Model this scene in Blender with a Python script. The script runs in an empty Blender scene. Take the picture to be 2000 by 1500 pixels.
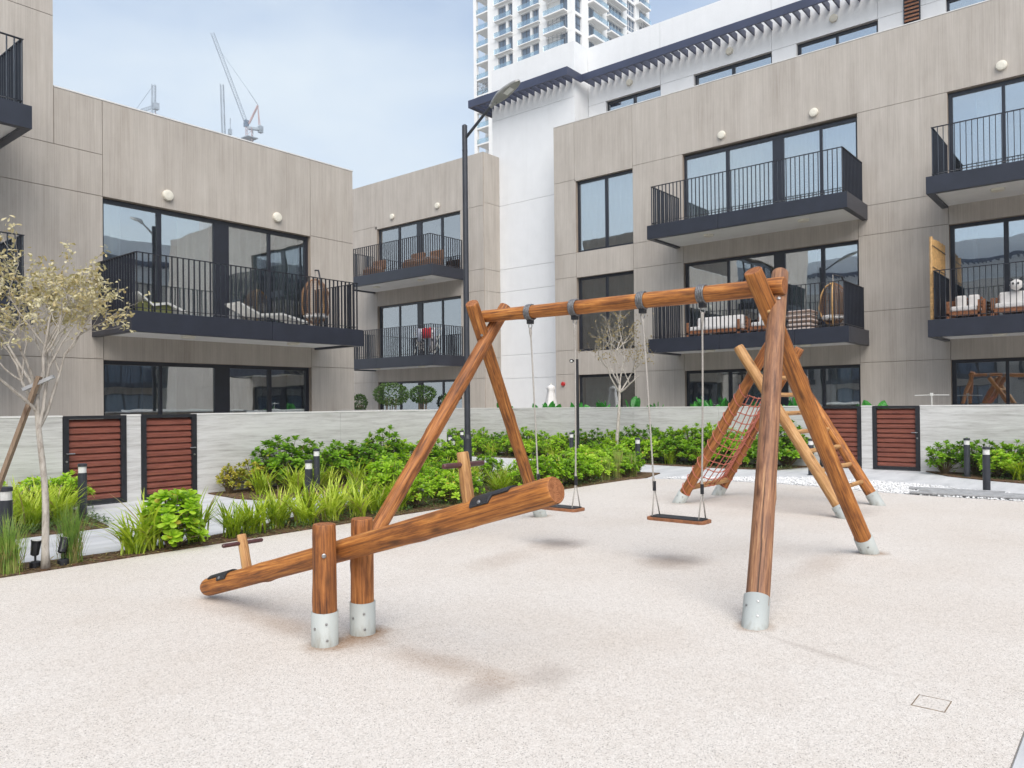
import bpy, math, random
from mathutils import Vector, Matrix, Quaternion

sc = bpy.context.scene
COL = sc.collection
PI = math.pi

# ------------------------------------------------------------------ camera
HEAD, PITCH, ROLL = 0.690031, 0.00771484, -0.00984714
F = Vector((math.cos(HEAD)*math.cos(PITCH), math.sin(HEAD)*math.cos(PITCH), math.sin(PITCH)))
R0 = Vector((math.sin(HEAD), -math.cos(HEAD), 0))
U0 = R0.cross(F)
RT = math.cos(ROLL)*R0 + math.sin(ROLL)*U0
UP = -math.sin(ROLL)*R0 + math.cos(ROLL)*U0
cam = bpy.data.cameras.new('camera')
cam.sensor_fit = 'HORIZONTAL'; cam.sensor_width = 36; cam.lens = 36*1505.79/2000
cam.shift_y = (778.324-750)/2000
cam.clip_start = 0.05; cam.clip_end = 3000
co = bpy.data.objects.new('camera', cam); COL.objects.link(co)
co.matrix_world = Matrix(((RT.x, UP.x, -F.x, 0), (RT.y, UP.y, -F.y, 0), (RT.z, UP.z, -F.z, 1.5), (0, 0, 0, 1)))
sc.camera = co

# ------------------------------------------------------------------ world, sun, exposure
SUN_AZ = math.radians(226)      # where the sun stands, measured counter-clockwise from +X
SUN_EL = math.radians(48)
w = bpy.data.worlds.new('World'); sc.world = w; w.use_nodes = True
nt = w.node_tree; nt.nodes.clear()
def wn(t, **k):
    n = nt.nodes.new(t)
    for a, b in k.items(): setattr(n, a, b)
    return n
sky = wn('ShaderNodeTexSky', sky_type='NISHITA')
sky.sun_disc = False; sky.sun_elevation = SUN_EL; sky.sun_rotation = PI/2 - SUN_AZ
sky.air_density = 1.0; sky.dust_density = 1.6; sky.ozone_density = 2.0; sky.altitude = 0
tc = wn('ShaderNodeTexCoord')
mp = wn('ShaderNodeMapping'); mp.inputs['Scale'].default_value = (1.0, 1.0, 2.6)
nz = wn('ShaderNodeTexNoise'); nz.inputs['Scale'].default_value = 1.7; nz.inputs['Detail'].default_value = 5; nz.inputs['Roughness'].default_value = 0.55
cr = wn('ShaderNodeMapRange'); cr.inputs['From Min'].default_value = 0.36; cr.inputs['From Max'].default_value = 0.70
cr.inputs['To Min'].default_value = 0.08; cr.inputs['To Max'].default_value = 0.70
mixw = wn('ShaderNodeMix', data_type='RGBA'); mixw.inputs['B'].default_value = (4.1, 4.52, 4.8, 1)   # thin bright cloud veil
bg = wn('ShaderNodeBackground'); bg.inputs['Strength'].default_value = 0.08
wo = wn('ShaderNodeOutputWorld')
L = nt.links.new
L(tc.outputs['Generated'], mp.inputs['Vector']); L(mp.outputs['Vector'], nz.inputs['Vector'])
L(nz.outputs['Fac'], cr.inputs['Value'])
sx = wn('ShaderNodeSeparateXYZ'); L(tc.outputs['Generated'], sx.inputs[0])
hz = wn('ShaderNodeMapRange', interpolation_type='SMOOTHSTEP'); hz.inputs['From Min'].default_value = 0.0; hz.inputs['From Max'].default_value = 0.62
hz.inputs['To Min'].default_value = 0.62; hz.inputs['To Max'].default_value = 0.0; L(sx.outputs['Z'], hz.inputs['Value'])
ad = wn('ShaderNodeMath', operation='ADD', use_clamp=True); L(cr.outputs['Result'], ad.inputs[0]); L(hz.outputs['Result'], ad.inputs[1]); L(ad.outputs[0], mixw.inputs['Factor'])
L(sky.outputs['Color'], mixw.inputs['A']); L(mixw.outputs['Result'], bg.inputs['Color']); L(bg.outputs['Background'], wo.inputs['Surface'])

sun = bpy.data.lights.new('sun', 'SUN'); sun.energy = 1.5; sun.angle = math.radians(58); sun.color = (1.0, 0.95, 0.88)
so = bpy.data.objects.new('sun', sun); COL.objects.link(so)
sd = Vector((math.cos(SUN_AZ)*math.cos(SUN_EL), math.sin(SUN_AZ)*math.cos(SUN_EL), math.sin(SUN_EL)))
so.rotation_euler = sd.to_track_quat('Z', 'Y').to_euler(); so.location = sd*60

vs = sc.view_settings
vs.view_transform = 'Standard'; vs.look = 'None'; vs.exposure = 1.47; vs.gamma = 1.0; vs.use_curve_mapping = False
sc.cycles.max_bounces = 8; sc.cycles.diffuse_bounces = 4; sc.cycles.transparent_max_bounces = 12
sc.cycles.sample_clamp_indirect = 6; sc.cycles.caustics_reflective = False; sc.cycles.caustics_refractive = False
try:
    sc.cycles.use_denoising = True
except Exception:
    pass

# ------------------------------------------------------------------ object helpers
ORG = {}
def V(*a): return Vector(a)
def setp(o, label=None, cat=None, group=None, kind=None):
    if label: o['label'] = label
    if cat: o['category'] = cat
    if group: o['group'] = group
    if kind: o['kind'] = kind
    return o
def thing(name, label, cat, loc=(0, 0, 0), group=None):
    o = bpy.data.objects.new(name, None); COL.objects.link(o); o.location = loc
    o.empty_display_size = 0.1; ORG[o.name] = Vector(loc)
    return setp(o, label, cat, group)
def link(name, me, parent=None, loc=(0, 0, 0), quat=None):
    o = bpy.data.objects.new(name, me); COL.objects.link(o)
    if parent: o.parent = parent
    o.location = loc
    if quat is not None: o.rotation_mode = 'QUATERNION'; o.rotation_quaternion = quat
    return o
def dup(root, loc=None, rotz=None, label=None, scale=None, group=None):
    def cp(o, p):
        c = o.copy(); COL.objects.link(c); c.parent = p
        for ch in o.children: cp(ch, c)
        return c
    r = cp(root, None)
    if loc is not None: r.location = loc
    if rotz is not None: r.rotation_euler = (0, 0, rotz)
    if scale is not None: r.scale = scale if not isinstance(scale, (int, float)) else (scale,)*3
    if label: r['label'] = label
    if group: r['group'] = group
    return r
class MB:
    def __init__(s): s.v = []; s.f = []; s.m = []; s.k = 0
    def mat(s, k): s.k = k; return s
    def face(s, *ids): s.f.append(ids); s.m.append(s.k)
    def box(s, x0, x1, y0, y1, z0, z1):
        if x0 > x1: x0, x1 = x1, x0
        if y0 > y1: y0, y1 = y1, y0
        if z0 > z1: z0, z1 = z1, z0
        b = len(s.v)
        s.v += [(x, y, z) for z in (z0, z1) for y in (y0, y1) for x in (x0, x1)]
        for q in ((0, 2, 3, 1), (4, 5, 7, 6), (0, 1, 5, 4), (2, 6, 7, 3), (0, 4, 6, 2), (1, 3, 7, 5)):
            s.face(*[b+i for i in q])
        return s
    def bar(s, p0, p1, wd, ht, up=(0, 0, 1)):
        p0, p1 = Vector(p0), Vector(p1); d = (p1-p0).normalized(); u = Vector(up)
        if abs(d.dot(u)) > 0.99: u = Vector((1, 0, 0))
        a = d.cross(u).normalized()*wd/2; c = a.cross(d).normalized()*ht/2
        b = len(s.v)
        for p in (p0, p1): s.v += [tuple(p-a-c), tuple(p+a-c), tuple(p+a+c), tuple(p-a+c)]
        for q in ((0, 1, 2, 3), (7, 6, 5, 4), (0, 4, 5, 1), (1, 5, 6, 2), (2, 6, 7, 3), (3, 7, 4, 0)): s.face(*[b+i for i in q])
        return s
    def tube(s, pts, r, n=6, cap=True, close=False):
        pts = [Vector(p) for p in pts]; N = len(pts)
        rr = r if isinstance(r, (list, tuple)) else [r]*N
        b = len(s.v); prev = None
        for i, p in enumerate(pts):
            if close: d = pts[(i+1) % N]-pts[i-1]
            else: d = pts[min(i+1, N-1)]-pts[max(i-1, 0)]
            d.normalize()
            if prev is None:
                a = d.orthogonal().normalized()
            else:
                a = prev-d*prev.dot(d)
                a = a.normalized() if a.length > 1e-6 else d.orthogonal().normalized()
            prev = a; c = d.cross(a)
            for k in range(n):
                t = 2*PI*k/n; s.v.append(tuple(p+(a*math.cos(t)+c*math.sin(t))*rr[i]))
        for i in range(N if close else N-1):
            j = (i+1) % N
            for k in range(n):
                s.face(b+i*n+k, b+i*n+(k+1) % n, b+j*n+(k+1) % n, b+j*n+k)
        if cap and not close:
            s.face(*[b+k for k in range(n)][::-1]); s.face(*[b+(N-1)*n+k for k in range(n)])
        return s
    def lathe(s, prof, n=16, at=(0, 0, 0), cap=True):
        b = len(s.v); x, y, z = at
        for r, h in prof:
            for k in range(n): s.v.append((x+r*math.cos(2*PI*k/n), y+r*math.sin(2*PI*k/n), z+h))
        for i in range(len(prof)-1):
            for k in range(n): s.face(b+i*n+k, b+i*n+(k+1) % n, b+(i+1)*n+(k+1) % n, b+(i+1)*n+k)
        if cap:
            s.face(*[b+k for k in range(n)][::-1]); s.face(*[b+(len(prof)-1)*n+k for k in range(n)])
        return s
    def poly(s, pts, z0, z1):
        b = len(s.v); n = len(pts)
        s.v += [(p[0], p[1], z0) for p in pts]+[(p[0], p[1], z1) for p in pts]
        s.face(*range(b+n, b+2*n))
        for i in range(n):
            j = (i+1) % n; s.face(b+i, b+j, b+n+j, b+n+i)
        return s
    def mesh(s, name, mats, smooth=False, org=None):
        me = bpy.data.meshes.new(name)
        vv = s.v if org is None else [(a-org[0], b-org[1], c-org[2]) for a, b, c in s.v]
        me.from_pydata(vv, [], s.f)
        for m in (mats if isinstance(mats, (list, tuple)) else [mats]): me.materials.append(m)
        if any(s.m): me.polygons.foreach_set('material_index', s.m)
        if smooth: me.polygons.foreach_set('use_smooth', [True]*len(s.f))
        me.update(); return me
    def build(s, name, mats, parent=None, smooth=False, org=None, bevel=0):
        if parent is not None: o_ = ORG[parent.name]; loc = (0, 0, 0)
        else: o_ = Vector(org) if org is not None else Vector((0, 0, 0)); loc = o_
        o = link(name, s.mesh(name, mats, smooth, o_), parent, loc); ORG[o.name] = o_
        if bevel:
            md = o.modifiers.new('bevel', 'BEVEL'); md.width = bevel; md.segments = 2; md.limit_method = 'ANGLE'
        return o

# ------------------------------------------------------------------ materials
class NM:
    def __init__(s, name):
        s.m = bpy.data.materials.new(name); s.m.use_nodes = True; s.t = s.m.node_tree
        s.b = s.t.nodes['Principled BSDF']; s.out = s.t.nodes['Material Output']
    def n(s, t, ins=None, **k):
        nd = s.t.nodes.new(t)
        for a, b in k.items(): setattr(nd, a, b)
        for a, b in (ins or {}).items():
            if isinstance(b, bpy.types.NodeSocket): s.t.links.new(b, nd.inputs[a])
            else: nd.inputs[a].default_value = b
        return nd
    def l(s, a, b): s.t.links.new(a, b)
    def pos(s): return s.n('ShaderNodeNewGeometry').outputs['Position']
    def obj(s): return s.n('ShaderNodeTexCoord').outputs['Object']
    def rnd(s): return s.n('ShaderNodeObjectInfo').outputs['Random']
    def map(s, vec, scale=(1, 1, 1), loc=None):
        nd = s.n('ShaderNodeMapping', {'Vector': vec, 'Scale': scale})
        if loc is not None:
            if isinstance(loc, bpy.types.NodeSocket): s.l(loc, nd.inputs['Location'])
            else: nd.inputs['Location'].default_value = loc
        return nd.outputs['Vector']
    def noise(s, vec, scale, detail=3, rough=0.5, dist=0):
        return s.n('ShaderNodeTexNoise', {'Vector': vec, 'Scale': scale, 'Detail': detail, 'Roughness': rough, 'Distortion': dist}).outputs['Fac']
    def ramp(s, fac, stops):
        nd = s.n('ShaderNodeValToRGB', {'Fac': fac}); e = nd.color_ramp.elements
        while len(e) < len(stops): e.new(0.5)
        for q, (p, c) in zip(e, stops): q.position = p; q.color = (*c, 1) if len(c) == 3 else c
        return nd.outputs['Color']
    def mix(s, fac, a, b, mode='MIX'):
        nd = s.n('ShaderNodeMix', data_type='RGBA', blend_type=mode)
        for sock, v in (('Factor', fac), ('A', a), ('B', b)):
            if isinstance(v, bpy.types.NodeSocket): s.l(v, nd.inputs[sock])
            else: nd.inputs[sock].default_value = (*v, 1) if isinstance(v, (tuple, list)) and len(v) == 3 else v
        return nd.outputs['Result']
    def math(s, op, a, b=None, c=None):
        nd = s.n('ShaderNodeMath', operation=op)
        for i, v in enumerate((a, b, c)):
            if v is None: continue
            if isinstance(v, bpy.types.NodeSocket): s.l(v, nd.inputs[i])
            else: nd.inputs[i].default_value = v
        return nd.outputs[0]
    def bump(s, h, strength=0.2, dist=0.01):
        nd = s.n('ShaderNodeBump', {'Height': h, 'Strength': strength, 'Distance': dist}); s.l(nd.outputs['Normal'], s.b.inputs['Normal']); return nd
    def set(s, col=None, rough=None, metal=None, spec=None):
        for nm, v in (('Base Color', col), ('Roughness', rough), ('Metallic', metal), ('Specular IOR Level', spec)):
            if v is None: continue
            if isinstance(v, bpy.types.NodeSocket): s.l(v, s.b.inputs[nm])
            else: s.b.inputs[nm].default_value = (*v, 1) if isinstance(v, (tuple, list)) else v
        return s

def plain(name, col, rough=0.5, metal=0, var=0.12, scale=6, spec=0.5):
    m = NM(name); f = m.noise(m.pos(), scale, 4, 0.6)
    lo = tuple(c*(1-var) for c in col); hi = tuple(min(1, c*(1+var)) for c in col)
    m.set(m.ramp(f, [(0.3, lo), (0.7, hi)]), rough, metal, spec); return m.m

def m_panel(name, lo, mid, hi):
    m = NM(name); p = m.pos()
    s1 = m.noise(m.map(p, (48, 48, 0.6)), 1, 6, 0.72, 0.2)
    s2 = m.noise(m.map(p, (4, 4, 0.35)), 1, 5, 0.65)
    blot = m.noise(m.map(p, (1, 1, 0.6)), 1.3, 7, 0.7)
    f = m.math('ADD', m.math('MULTIPLY', s1, 0.46), m.math('ADD', m.math('MULTIPLY', s2, 0.28), m.math('MULTIPLY', blot, 0.26)))
    c = m.ramp(f, [(0.33, lo), (0.5, mid), (0.67, hi)])
    c = m.mix(m.math('MULTIPLY', m.rnd(), 0.3), c, m.mix(1.0, c, (0.90, 0.885, 0.87), 'MULTIPLY'))
    c = m.mix(m.ramp(m.noise(m.map(p, (1.6, 1.6, 0.25)), 1.0, 5, 0.7), [(0.55, (0, 0, 0)), (0.75, (0.5, 0.5, 0.5))]), c, m.mix(1.0, c, (0.86, 0.83, 0.80), 'MULTIPLY'))
    m.set(c, 0.75, 0, 0.3); m.bump(s1, 0.25, 0.006); return m.m
PANEL = m_panel('printed_concrete_panel', (0.32, 0.285, 0.249), (0.43, 0.390, 0.346), (0.53, 0.489, 0.44))
REVEAL = plain('beige_render', (0.32, 0.265, 0.215), 0.8, 0, 0.1, 3)

def m_white():
    m = NM('white_render'); p = m.pos()
    f = m.noise(p, 2.2, 5, 0.6); st = m.noise(m.map(p, (4, 4, 0.3)), 1, 4, 0.6)
    c = m.mix(m.ramp(st, [(0.5, (0, 0, 0)), (0.8, (0.3, 0.3, 0.3))]), m.ramp(f, [(0.3, (0.72, 0.728, 0.735)), (0.7, (0.76, 0.768, 0.775))]), (0.63, 0.63, 0.625))
    m.set(c, 0.85, 0, 0.2); m.bump(m.noise(p, 160, 2), 0.12, 0.003); return m.m
WHITE = m_white()
SOFFIT = plain('soffit_paint', (0.72, 0.71, 0.69), 0.8, 0, 0.05, 2)
NAVY = plain('navy_powder_coat', (0.019, 0.022, 0.034), 0.38, 0.0, 0.18, 2.5)
NAVY_SKY = plain('navy_coat_sky_tint', (0.040, 0.048, 0.088), 0.45, 0, 0.12, 2)  # pergola's navy metal, with the reflected sky blue put into its colour
FRAME = plain('black_aluminium', (0.014, 0.016, 0.024), 0.32, 0.0, 0.2, 4)
BLACKM = plain('black_metal', (0.013, 0.014, 0.018), 0.42, 0, 0.25, 8)
LAMPW = plain('opal_lamp', (0.70, 0.66, 0.56), 0.35, 0, 0.05, 5)
INTER = plain('room_paint', (0.42, 0.41, 0.39), 0.9, 0, 0.2, 0.8)
CURT = plain('curtain_cloth', (0.86, 0.86, 0.84), 0.9, 0, 0.08, 3)
GREYC = plain('grey_blind_cloth', (0.34, 0.36, 0.36), 0.9, 0, 0.08, 2)
BLUEC = plain('blue_curtain_cloth', (0.10, 0.17, 0.28), 0.9, 0, 0.15, 3)

def m_glass(name, tint, base, gl=(0.92, 0.96, 1.0)):
    m = NM(name); t = m.t; p = m.pos()
    h = m.math('ADD', m.noise(p, 0.55, 2, 0.4), m.math('MULTIPLY', m.noise(p, 1.9, 1, 0.4), 0.2))
    bp = m.n('ShaderNodeBump', {'Height': h, 'Strength': 0.09, 'Distance': 0.05})
    g = m.n('ShaderNodeBsdfGlossy', {'Color': (*gl, 1), 'Roughness': 0.004, 'Normal': bp.outputs['Normal']})
    tr = m.n('ShaderNodeBsdfTransparent', {'Color': (*tint, 1)})
    lw = m.n('ShaderNodeLayerWeight', {'Blend': 0.35})
    fac = m.math('MULTIPLY_ADD', lw.outputs['Fresnel'], 0.7, base)
    mx = m.n('ShaderNodeMixShader', {0: fac}); m.l(tr.outputs[0], mx.inputs[1]); m.l(g.outputs[0], mx.inputs[2])
    m.l(mx.outputs[0], m.out.inputs['Surface']); t.nodes.remove(m.b); return m.m
GLASS = m_glass('window_glass', (0.80, 0.86, 0.86), 0.38)
BALGL = m_glass('balustrade_glass', (0.90, 0.98, 0.985), 0.03)
def m_tglass():
    m = NM('tower_glass'); m.set((0.09, 0.13, 0.19), 0.06, 0, 0.9); return m.m
TGLASS = m_tglass()

def m_wood(name, stops, crack=0.5, endring=False):
    m = NM(name); o = m.obj(); r = m.rnd()
    off = m.n('ShaderNodeCombineXYZ', {'X': m.math('MULTIPLY', r, 37.0), 'Y': m.math('MULTIPLY', r, 11.0), 'Z': m.math('MULTIPLY', r, 53.0)}).outputs[0]
    v = m.n('ShaderNodeVectorMath', {0: o, 1: off}, operation='ADD').outputs[0]
    g1 = m.noise(m.map(v, (62, 62, 2.4)), 1, 6, 0.75, 0.5)
    g2 = m.noise(m.map(v, (17, 17, 1.1)), 1, 5, 0.65, 1.6)
    bl = m.noise(m.map(v, (5, 5, 2.2)), 1, 4, 0.65)
    f = m.math('ADD', m.math('MULTIPLY', g1, 0.44), m.math('ADD', m.math('MULTIPLY', g2, 0.36), m.math('MULTIPLY', bl, 0.20)))
    c = m.ramp(f, stops)
    vo = m.n('ShaderNodeTexVoronoi', {'Vector': m.map(v, (7.0, 7.0, 2.6)), 'Scale': 1.0, 'Randomness': 1.0})
    kn = m.math('ADD', vo.outputs['Distance'], m.math('MULTIPLY', m.noise(v, 30, 3), 0.06))
    c = m.mix(m.ramp(kn, [(0.06, (0.75, 0.75, 0.75)), (0.15, (0.35, 0.35, 0.35)), (0.24, (0, 0, 0))]), c, (0.06, 0.022, 0.008))
    ck = m.noise(m.map(v, (26, 26, 0.55)), 1, 3, 0.5, 0.3)
    ckm = m.ramp(ck, [(0.285, (1, 1, 1)), (0.315, (0, 0, 0))])
    c = m.mix(m.math('MULTIPLY', ckm, min(0.85, crack*1.3)), c, (0.035, 0.016, 0.008))
    m.set(c, m.math('MULTIPLY_ADD', g1, 0.35, 0.42), 0, 0.4)
    hh = m.math('SUBTRACT', g1, m.math('MULTIPLY', ckm, 0.8)); m.bump(hh, 0.45, 0.006); return m.m
WOOD_O = m_wood('orange_log', [(0.39, (0.085, 0.032, 0.010)), (0.46, (0.21, 0.073, 0.019)), (0.53, (0.42, 0.158, 0.034)), (0.62, (0.60, 0.295, 0.085))])
WOOD_R = m_wood('red_brown_log', [(0.39, (0.075, 0.026, 0.010)), (0.46, (0.20, 0.070, 0.020)), (0.53, (0.37, 0.138, 0.036)), (0.62, (0.50, 0.23, 0.08))])
WOOD_W = m_wood('weathered_log', [(0.39, (0.075, 0.035, 0.020)), (0.47, (0.19, 0.088, 0.048)), (0.54, (0.31, 0.155, 0.078)), (0.62, (0.46, 0.27, 0.14))], 0.9)
WOOD_Y = m_wood('pale_log', [(0.39, (0.17, 0.075, 0.028)), (0.47, (0.36, 0.18, 0.065)), (0.54, (0.48, 0.27, 0.11)), (0.62, (0.58, 0.37, 0.18))], 0.6)
WOOD_P = m_wood('plank_wood', [(0.32, (0.11, 0.075, 0.05)), (0.5, (0.24, 0.17, 0.115)), (0.68, (0.36, 0.27, 0.19))], 0.5)
def m_end():
    m = NM('log_end'); o = m.obj(); sep = m.n('ShaderNodeSeparateXYZ', {0: o})
    rr = m.math('SQRT', m.math('ADD', m.math('POWER', sep.outputs[0], 2), m.math('POWER', sep.outputs[1], 2)))
    rr = m.math('ADD', rr, m.math('MULTIPLY', m.noise(o, 22, 3), 0.012))
    w_ = m.math('SINE', m.math('MULTIPLY', rr, 720))
    f = m.math('ADD', m.math('MULTIPLY', w_, 0.18), m.noise(o, 40, 4, 0.7))
    m.set(m.ramp(f, [(0.25, (0.13, 0.045, 0.018)), (0.5, (0.28, 0.105, 0.042)), (0.75, (0.42, 0.19, 0.085))]), 0.75, 0, 0.2); m.bump(f, 0.3, 0.004); return m.m
LOGEND = m_end()
HANDLE = plain('dark_red_handle', (0.075, 0.028, 0.026), 0.35, 0, 0.3, 20)
PVC = NM('grey_sleeve')
_p = PVC.pos(); _z = PVC.n('ShaderNodeSeparateXYZ', {0: _p}).outputs[2]
_d = PVC.math('ADD', PVC.math('MULTIPLY', PVC.noise(PVC.map(_p, (16, 16, 3)), 1, 5, 0.7), 0.9), PVC.math('MULTIPLY', _z, -1.3))
PVC.set(PVC.mix(PVC.ramp(_d, [(0.36, (0, 0, 0)), (0.62, (0.75, 0.75, 0.75))]), (0.40, 0.425, 0.41), (0.21, 0.185, 0.14)), 0.5, 0, 0.4); PVC = PVC.m
STEEL = plain('galvanised_steel', (0.34, 0.34, 0.34), 0.35, 0.85, 0.3, 40)
RUBBER = plain('black_rubber', (0.020, 0.021, 0.024), 0.55, 0, 0.35, 60)
ROPEG = plain('grey_rope', (0.36, 0.34, 0.31), 0.9, 0, 0.3, 120)
ROPER = plain('coral_rope', (0.50, 0.16, 0.11), 0.8, 0, 0.2, 90)
STRAP = plain('grey_strap', (0.16, 0.16, 0.165), 0.5, 0.5, 0.5, 60)

def m_pad():
    m = NM('rubber_granule'); p = m.pos()
    vo = m.n('ShaderNodeTexVoronoi', {'Vector': p, 'Scale': 240.0, 'Randomness': 1.0})
    sp = m.n('ShaderNodeSeparateColor', {0: vo.outputs['Color']})
    gr = m.ramp(sp.outputs[0], [(0.0, (0.19, 0.17, 0.15)), (0.05, (0.38, 0.35, 0.318)), (0.14, (0.56, 0.518, 0.47)), (0.5, (0.63, 0.585, 0.535)), (0.86, (0.68, 0.638, 0.588)), (1.0, (0.76, 0.725, 0.68))])
    big = m.noise(p, 0.55, 5, 0.62); fine = m.noise(p, 34, 4, 0.75)
    c = m.mix(m.ramp(big, [(0.42, (0, 0, 0)), (0.70, (0.6, 0.6, 0.6))]), gr, m.mix(1.0, gr, (0.87, 0.83, 0.79), 'MULTIPLY'))
    c = m.mix(m.ramp(fine, [(0.46, (0, 0, 0)), (0.66, (0.55, 0.55, 0.55))]), c, m.mix(1.0, c, (0.83, 0.80, 0.775), 'MULTIPLY'))
    # sand drifts and scuffs worn into the surface
    def spot(x, y, rx, ry, ang, col, amt, c):
        v = m.n('ShaderNodeMapping', {'Vector': p, 'Location': (x, y, 0), 'Rotation': (0, 0, ang), 'Scale': (rx, ry, 1000.0)}, vector_type='TEXTURE').outputs[0]
        s2 = m.n('ShaderNodeSeparateXYZ', {0: v})
        d = m.math('SQRT', m.math('ADD', m.math('POWER', s2.outputs[0], 2), m.math('POWER', s2.outputs[1], 2)))
        d = m.math('ADD', d, m.math('MULTIPLY', m.math('SUBTRACT', m.noise(p, 6, 5, 0.7), 0.5), 0.9))
        k = m.ramp(d, [(0.25, (amt,)*3), (1.0, (0, 0, 0))])
        k = m.mix(0.5, k, m.mix(1.0, k, m.ramp(m.noise(p, 60, 3, 0.8), [(0.35, (0.3,)*3), (0.65, (1.5,)*3)]), 'MULTIPLY'))
        return m.mix(k, c, col)
    SAND = (0.22, 0.12, 0.055); SC = (0.30, 0.25, 0.215)
    for a in [(2.97, 3.96, 0.20, 0.17, 0, SAND, 0.75), (3.27, 3.96, 0.22, 0.16, 0.3, SAND, 0.85), (3.14, 3.88, 0.36, 0.24, 0, SAND, 0.45), (3.16, 3.2, 0.20, 0.55, 0, SAND, 0.34), (3.15, 2.72, 0.2, 0.2, 0.2, SAND, 0.3),
              (2.96, 2.67, 0.24, 0.17, 0.4, SC, 0.50), (3.38, 2.55, 0.26, 0.2, 0.6, SC, 0.42), (3.11, 5.1, 0.26, 0.40, 0, SC, 0.36), (3.06, 4.55, 0.2, 0.5, 0, SAND, 0.36),
              (4.96, 2.03, 0.17, 0.15, 0, SAND, 0.75), (8.05, 2.1, 0.20, 0.18, 0, SAND, 0.7), (8.14, 6.24, 0.2, 0.18, 0, SAND, 0.6), (5.03, 6.17, 0.2, 0.18, 0, SAND, 0.6), (7.2, 2.3, 0.8, 0.25, 0.1, SAND, 0.25),
              (6.62, 4.85, 0.42, 0.34, 0.2, SC, 0.62), (6.51, 3.47, 0.42, 0.36, 0, SC, 0.68), (5.6, 4.8, 0.6, 0.3, 0.2, SAND, 0.2), (10.4, 5.4, 0.3, 0.2, 0, SC, 0.4), (11.0, 5.3, 0.9, 0.3, 0, SC, 0.3), (10.9, 3.0, 1.0, 0.3, 0, SC, 0.35), (4.70, 1.56, 0.055, 0.55, -0.32, SC, 0.34)]:
        c = spot(*a, c)
    m.set(c, 0.92, 0, 0.2)
    m.bump(m.math('ADD', vo.outputs['Distance'], fine), 0.35, 0.004); return m.m
PAD = m_pad()
def m_paving():
    m = NM('pale_stone_paving'); p = m.pos()
    a = m.noise(m.map(p, (0.7, 3.5, 1)), 1, 6, 0.65); b = m.noise(p, 55, 3, 0.7)
    c = m.ramp(a, [(0.3, (0.44, 0.445, 0.45)), (0.5, (0.54, 0.545, 0.55)), (0.7, (0.62, 0.62, 0.62))])
    c = m.mix(m.ramp(b, [(0.5, (0, 0, 0)), (0.8, (0.4, 0.4, 0.4))]), c, (0.45, 0.44, 0.43))
    m.set(c, 0.7, 0, 0.3); m.bump(b, 0.15, 0.002); return m.m
PAVE = m_paving()
GROUND = plain('sandy_ground', (0.30, 0.26, 0.21), 0.95, 0, 0.25, 0.4)
def m_soil():
    m = NM('mulch_soil'); p = m.pos(); a = m.noise(p, 14, 6, 0.75); vo = m.n('ShaderNodeTexVoronoi', {'Vector': m.map(p, (38, 24, 30)), 'Scale': 1.0})
    c = m.mix(0.45, m.ramp(a, [(0.3, (0.045, 0.028, 0.017)), (0.5, (0.13, 0.083, 0.048)), (0.72, (0.26, 0.18, 0.11))]), vo.outputs['Color'], 'OVERLAY')
    c = m.mix(0.65, c, m.ramp(a, [(0.3, (0.05, 0.03, 0.018)), (0.7, (0.22, 0.145, 0.085))]))
    m.set(c, 0.95, 0, 0.1); m.bump(m.math('ADD', a, vo.outputs['Distance']), 0.9, 0.02); return m.m
SOIL = m_soil()
def m_trav():
    m = NM('veined_travertine'); p = m.pos()
    wob = m.noise(m.map(p, (0.5, 0.5, 1.2)), 1, 3)
    v = m.n('ShaderNodeVectorMath', {0: p, 1: m.n('ShaderNodeCombineXYZ', {'Z': m.math('MULTIPLY', wob, 0.16)}).outputs[0]}, operation='ADD').outputs[0]
    a = m.noise(m.map(v, (1.1, 1.1, 17)), 1, 6, 0.7, 0.4); b = m.noise(m.map(v, (3.5, 3.5, 60)), 1, 4, 0.7); d = m.noise(m.map(v, (0.6, 0.6, 5)), 1, 4, 0.6)
    f = m.math('ADD', m.math('MULTIPLY', a, 0.5), m.math('ADD', m.math('MULTIPLY', b, 0.25), m.math('MULTIPLY', d, 0.25)))
    c = m.ramp(f, [(0.34, (0.30, 0.29, 0.275)), (0.44, (0.47, 0.46, 0.445)), (0.53, (0.575, 0.57, 0.555)), (0.66, (0.65, 0.645, 0.63))])
    c = m.mix(m.ramp(b, [(0.27, (1, 1, 1)), (0.34, (0, 0, 0))]), c, (0.23, 0.22, 0.205))
    c = m.mix(m.math('MULTIPLY', m.rnd(), 0.25), c, m.mix(1.0, c, (0.88, 0.88, 0.88), 'MULTIPLY'))
    m.set(c, 0.6, 0, 0.3); m.bump(f, 0.25, 0.006); return m.m
TRAV = m_trav()
COPE = plain('pale_coping', (0.66, 0.65, 0.63), 0.7, 0, 0.08, 4)
SLATM = NM('red_brown_slat'); _f = SLATM.noise(SLATM.map(SLATM.pos(), (3, 3, 30)), 1, 4, 0.6)
SLATM.set(SLATM.ramp(_f, [(0.3, (0.145, 0.046, 0.033)), (0.7, (0.25, 0.085, 0.058))]), 0.24, 0, 0.7); SLATM = SLATM.m

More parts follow.
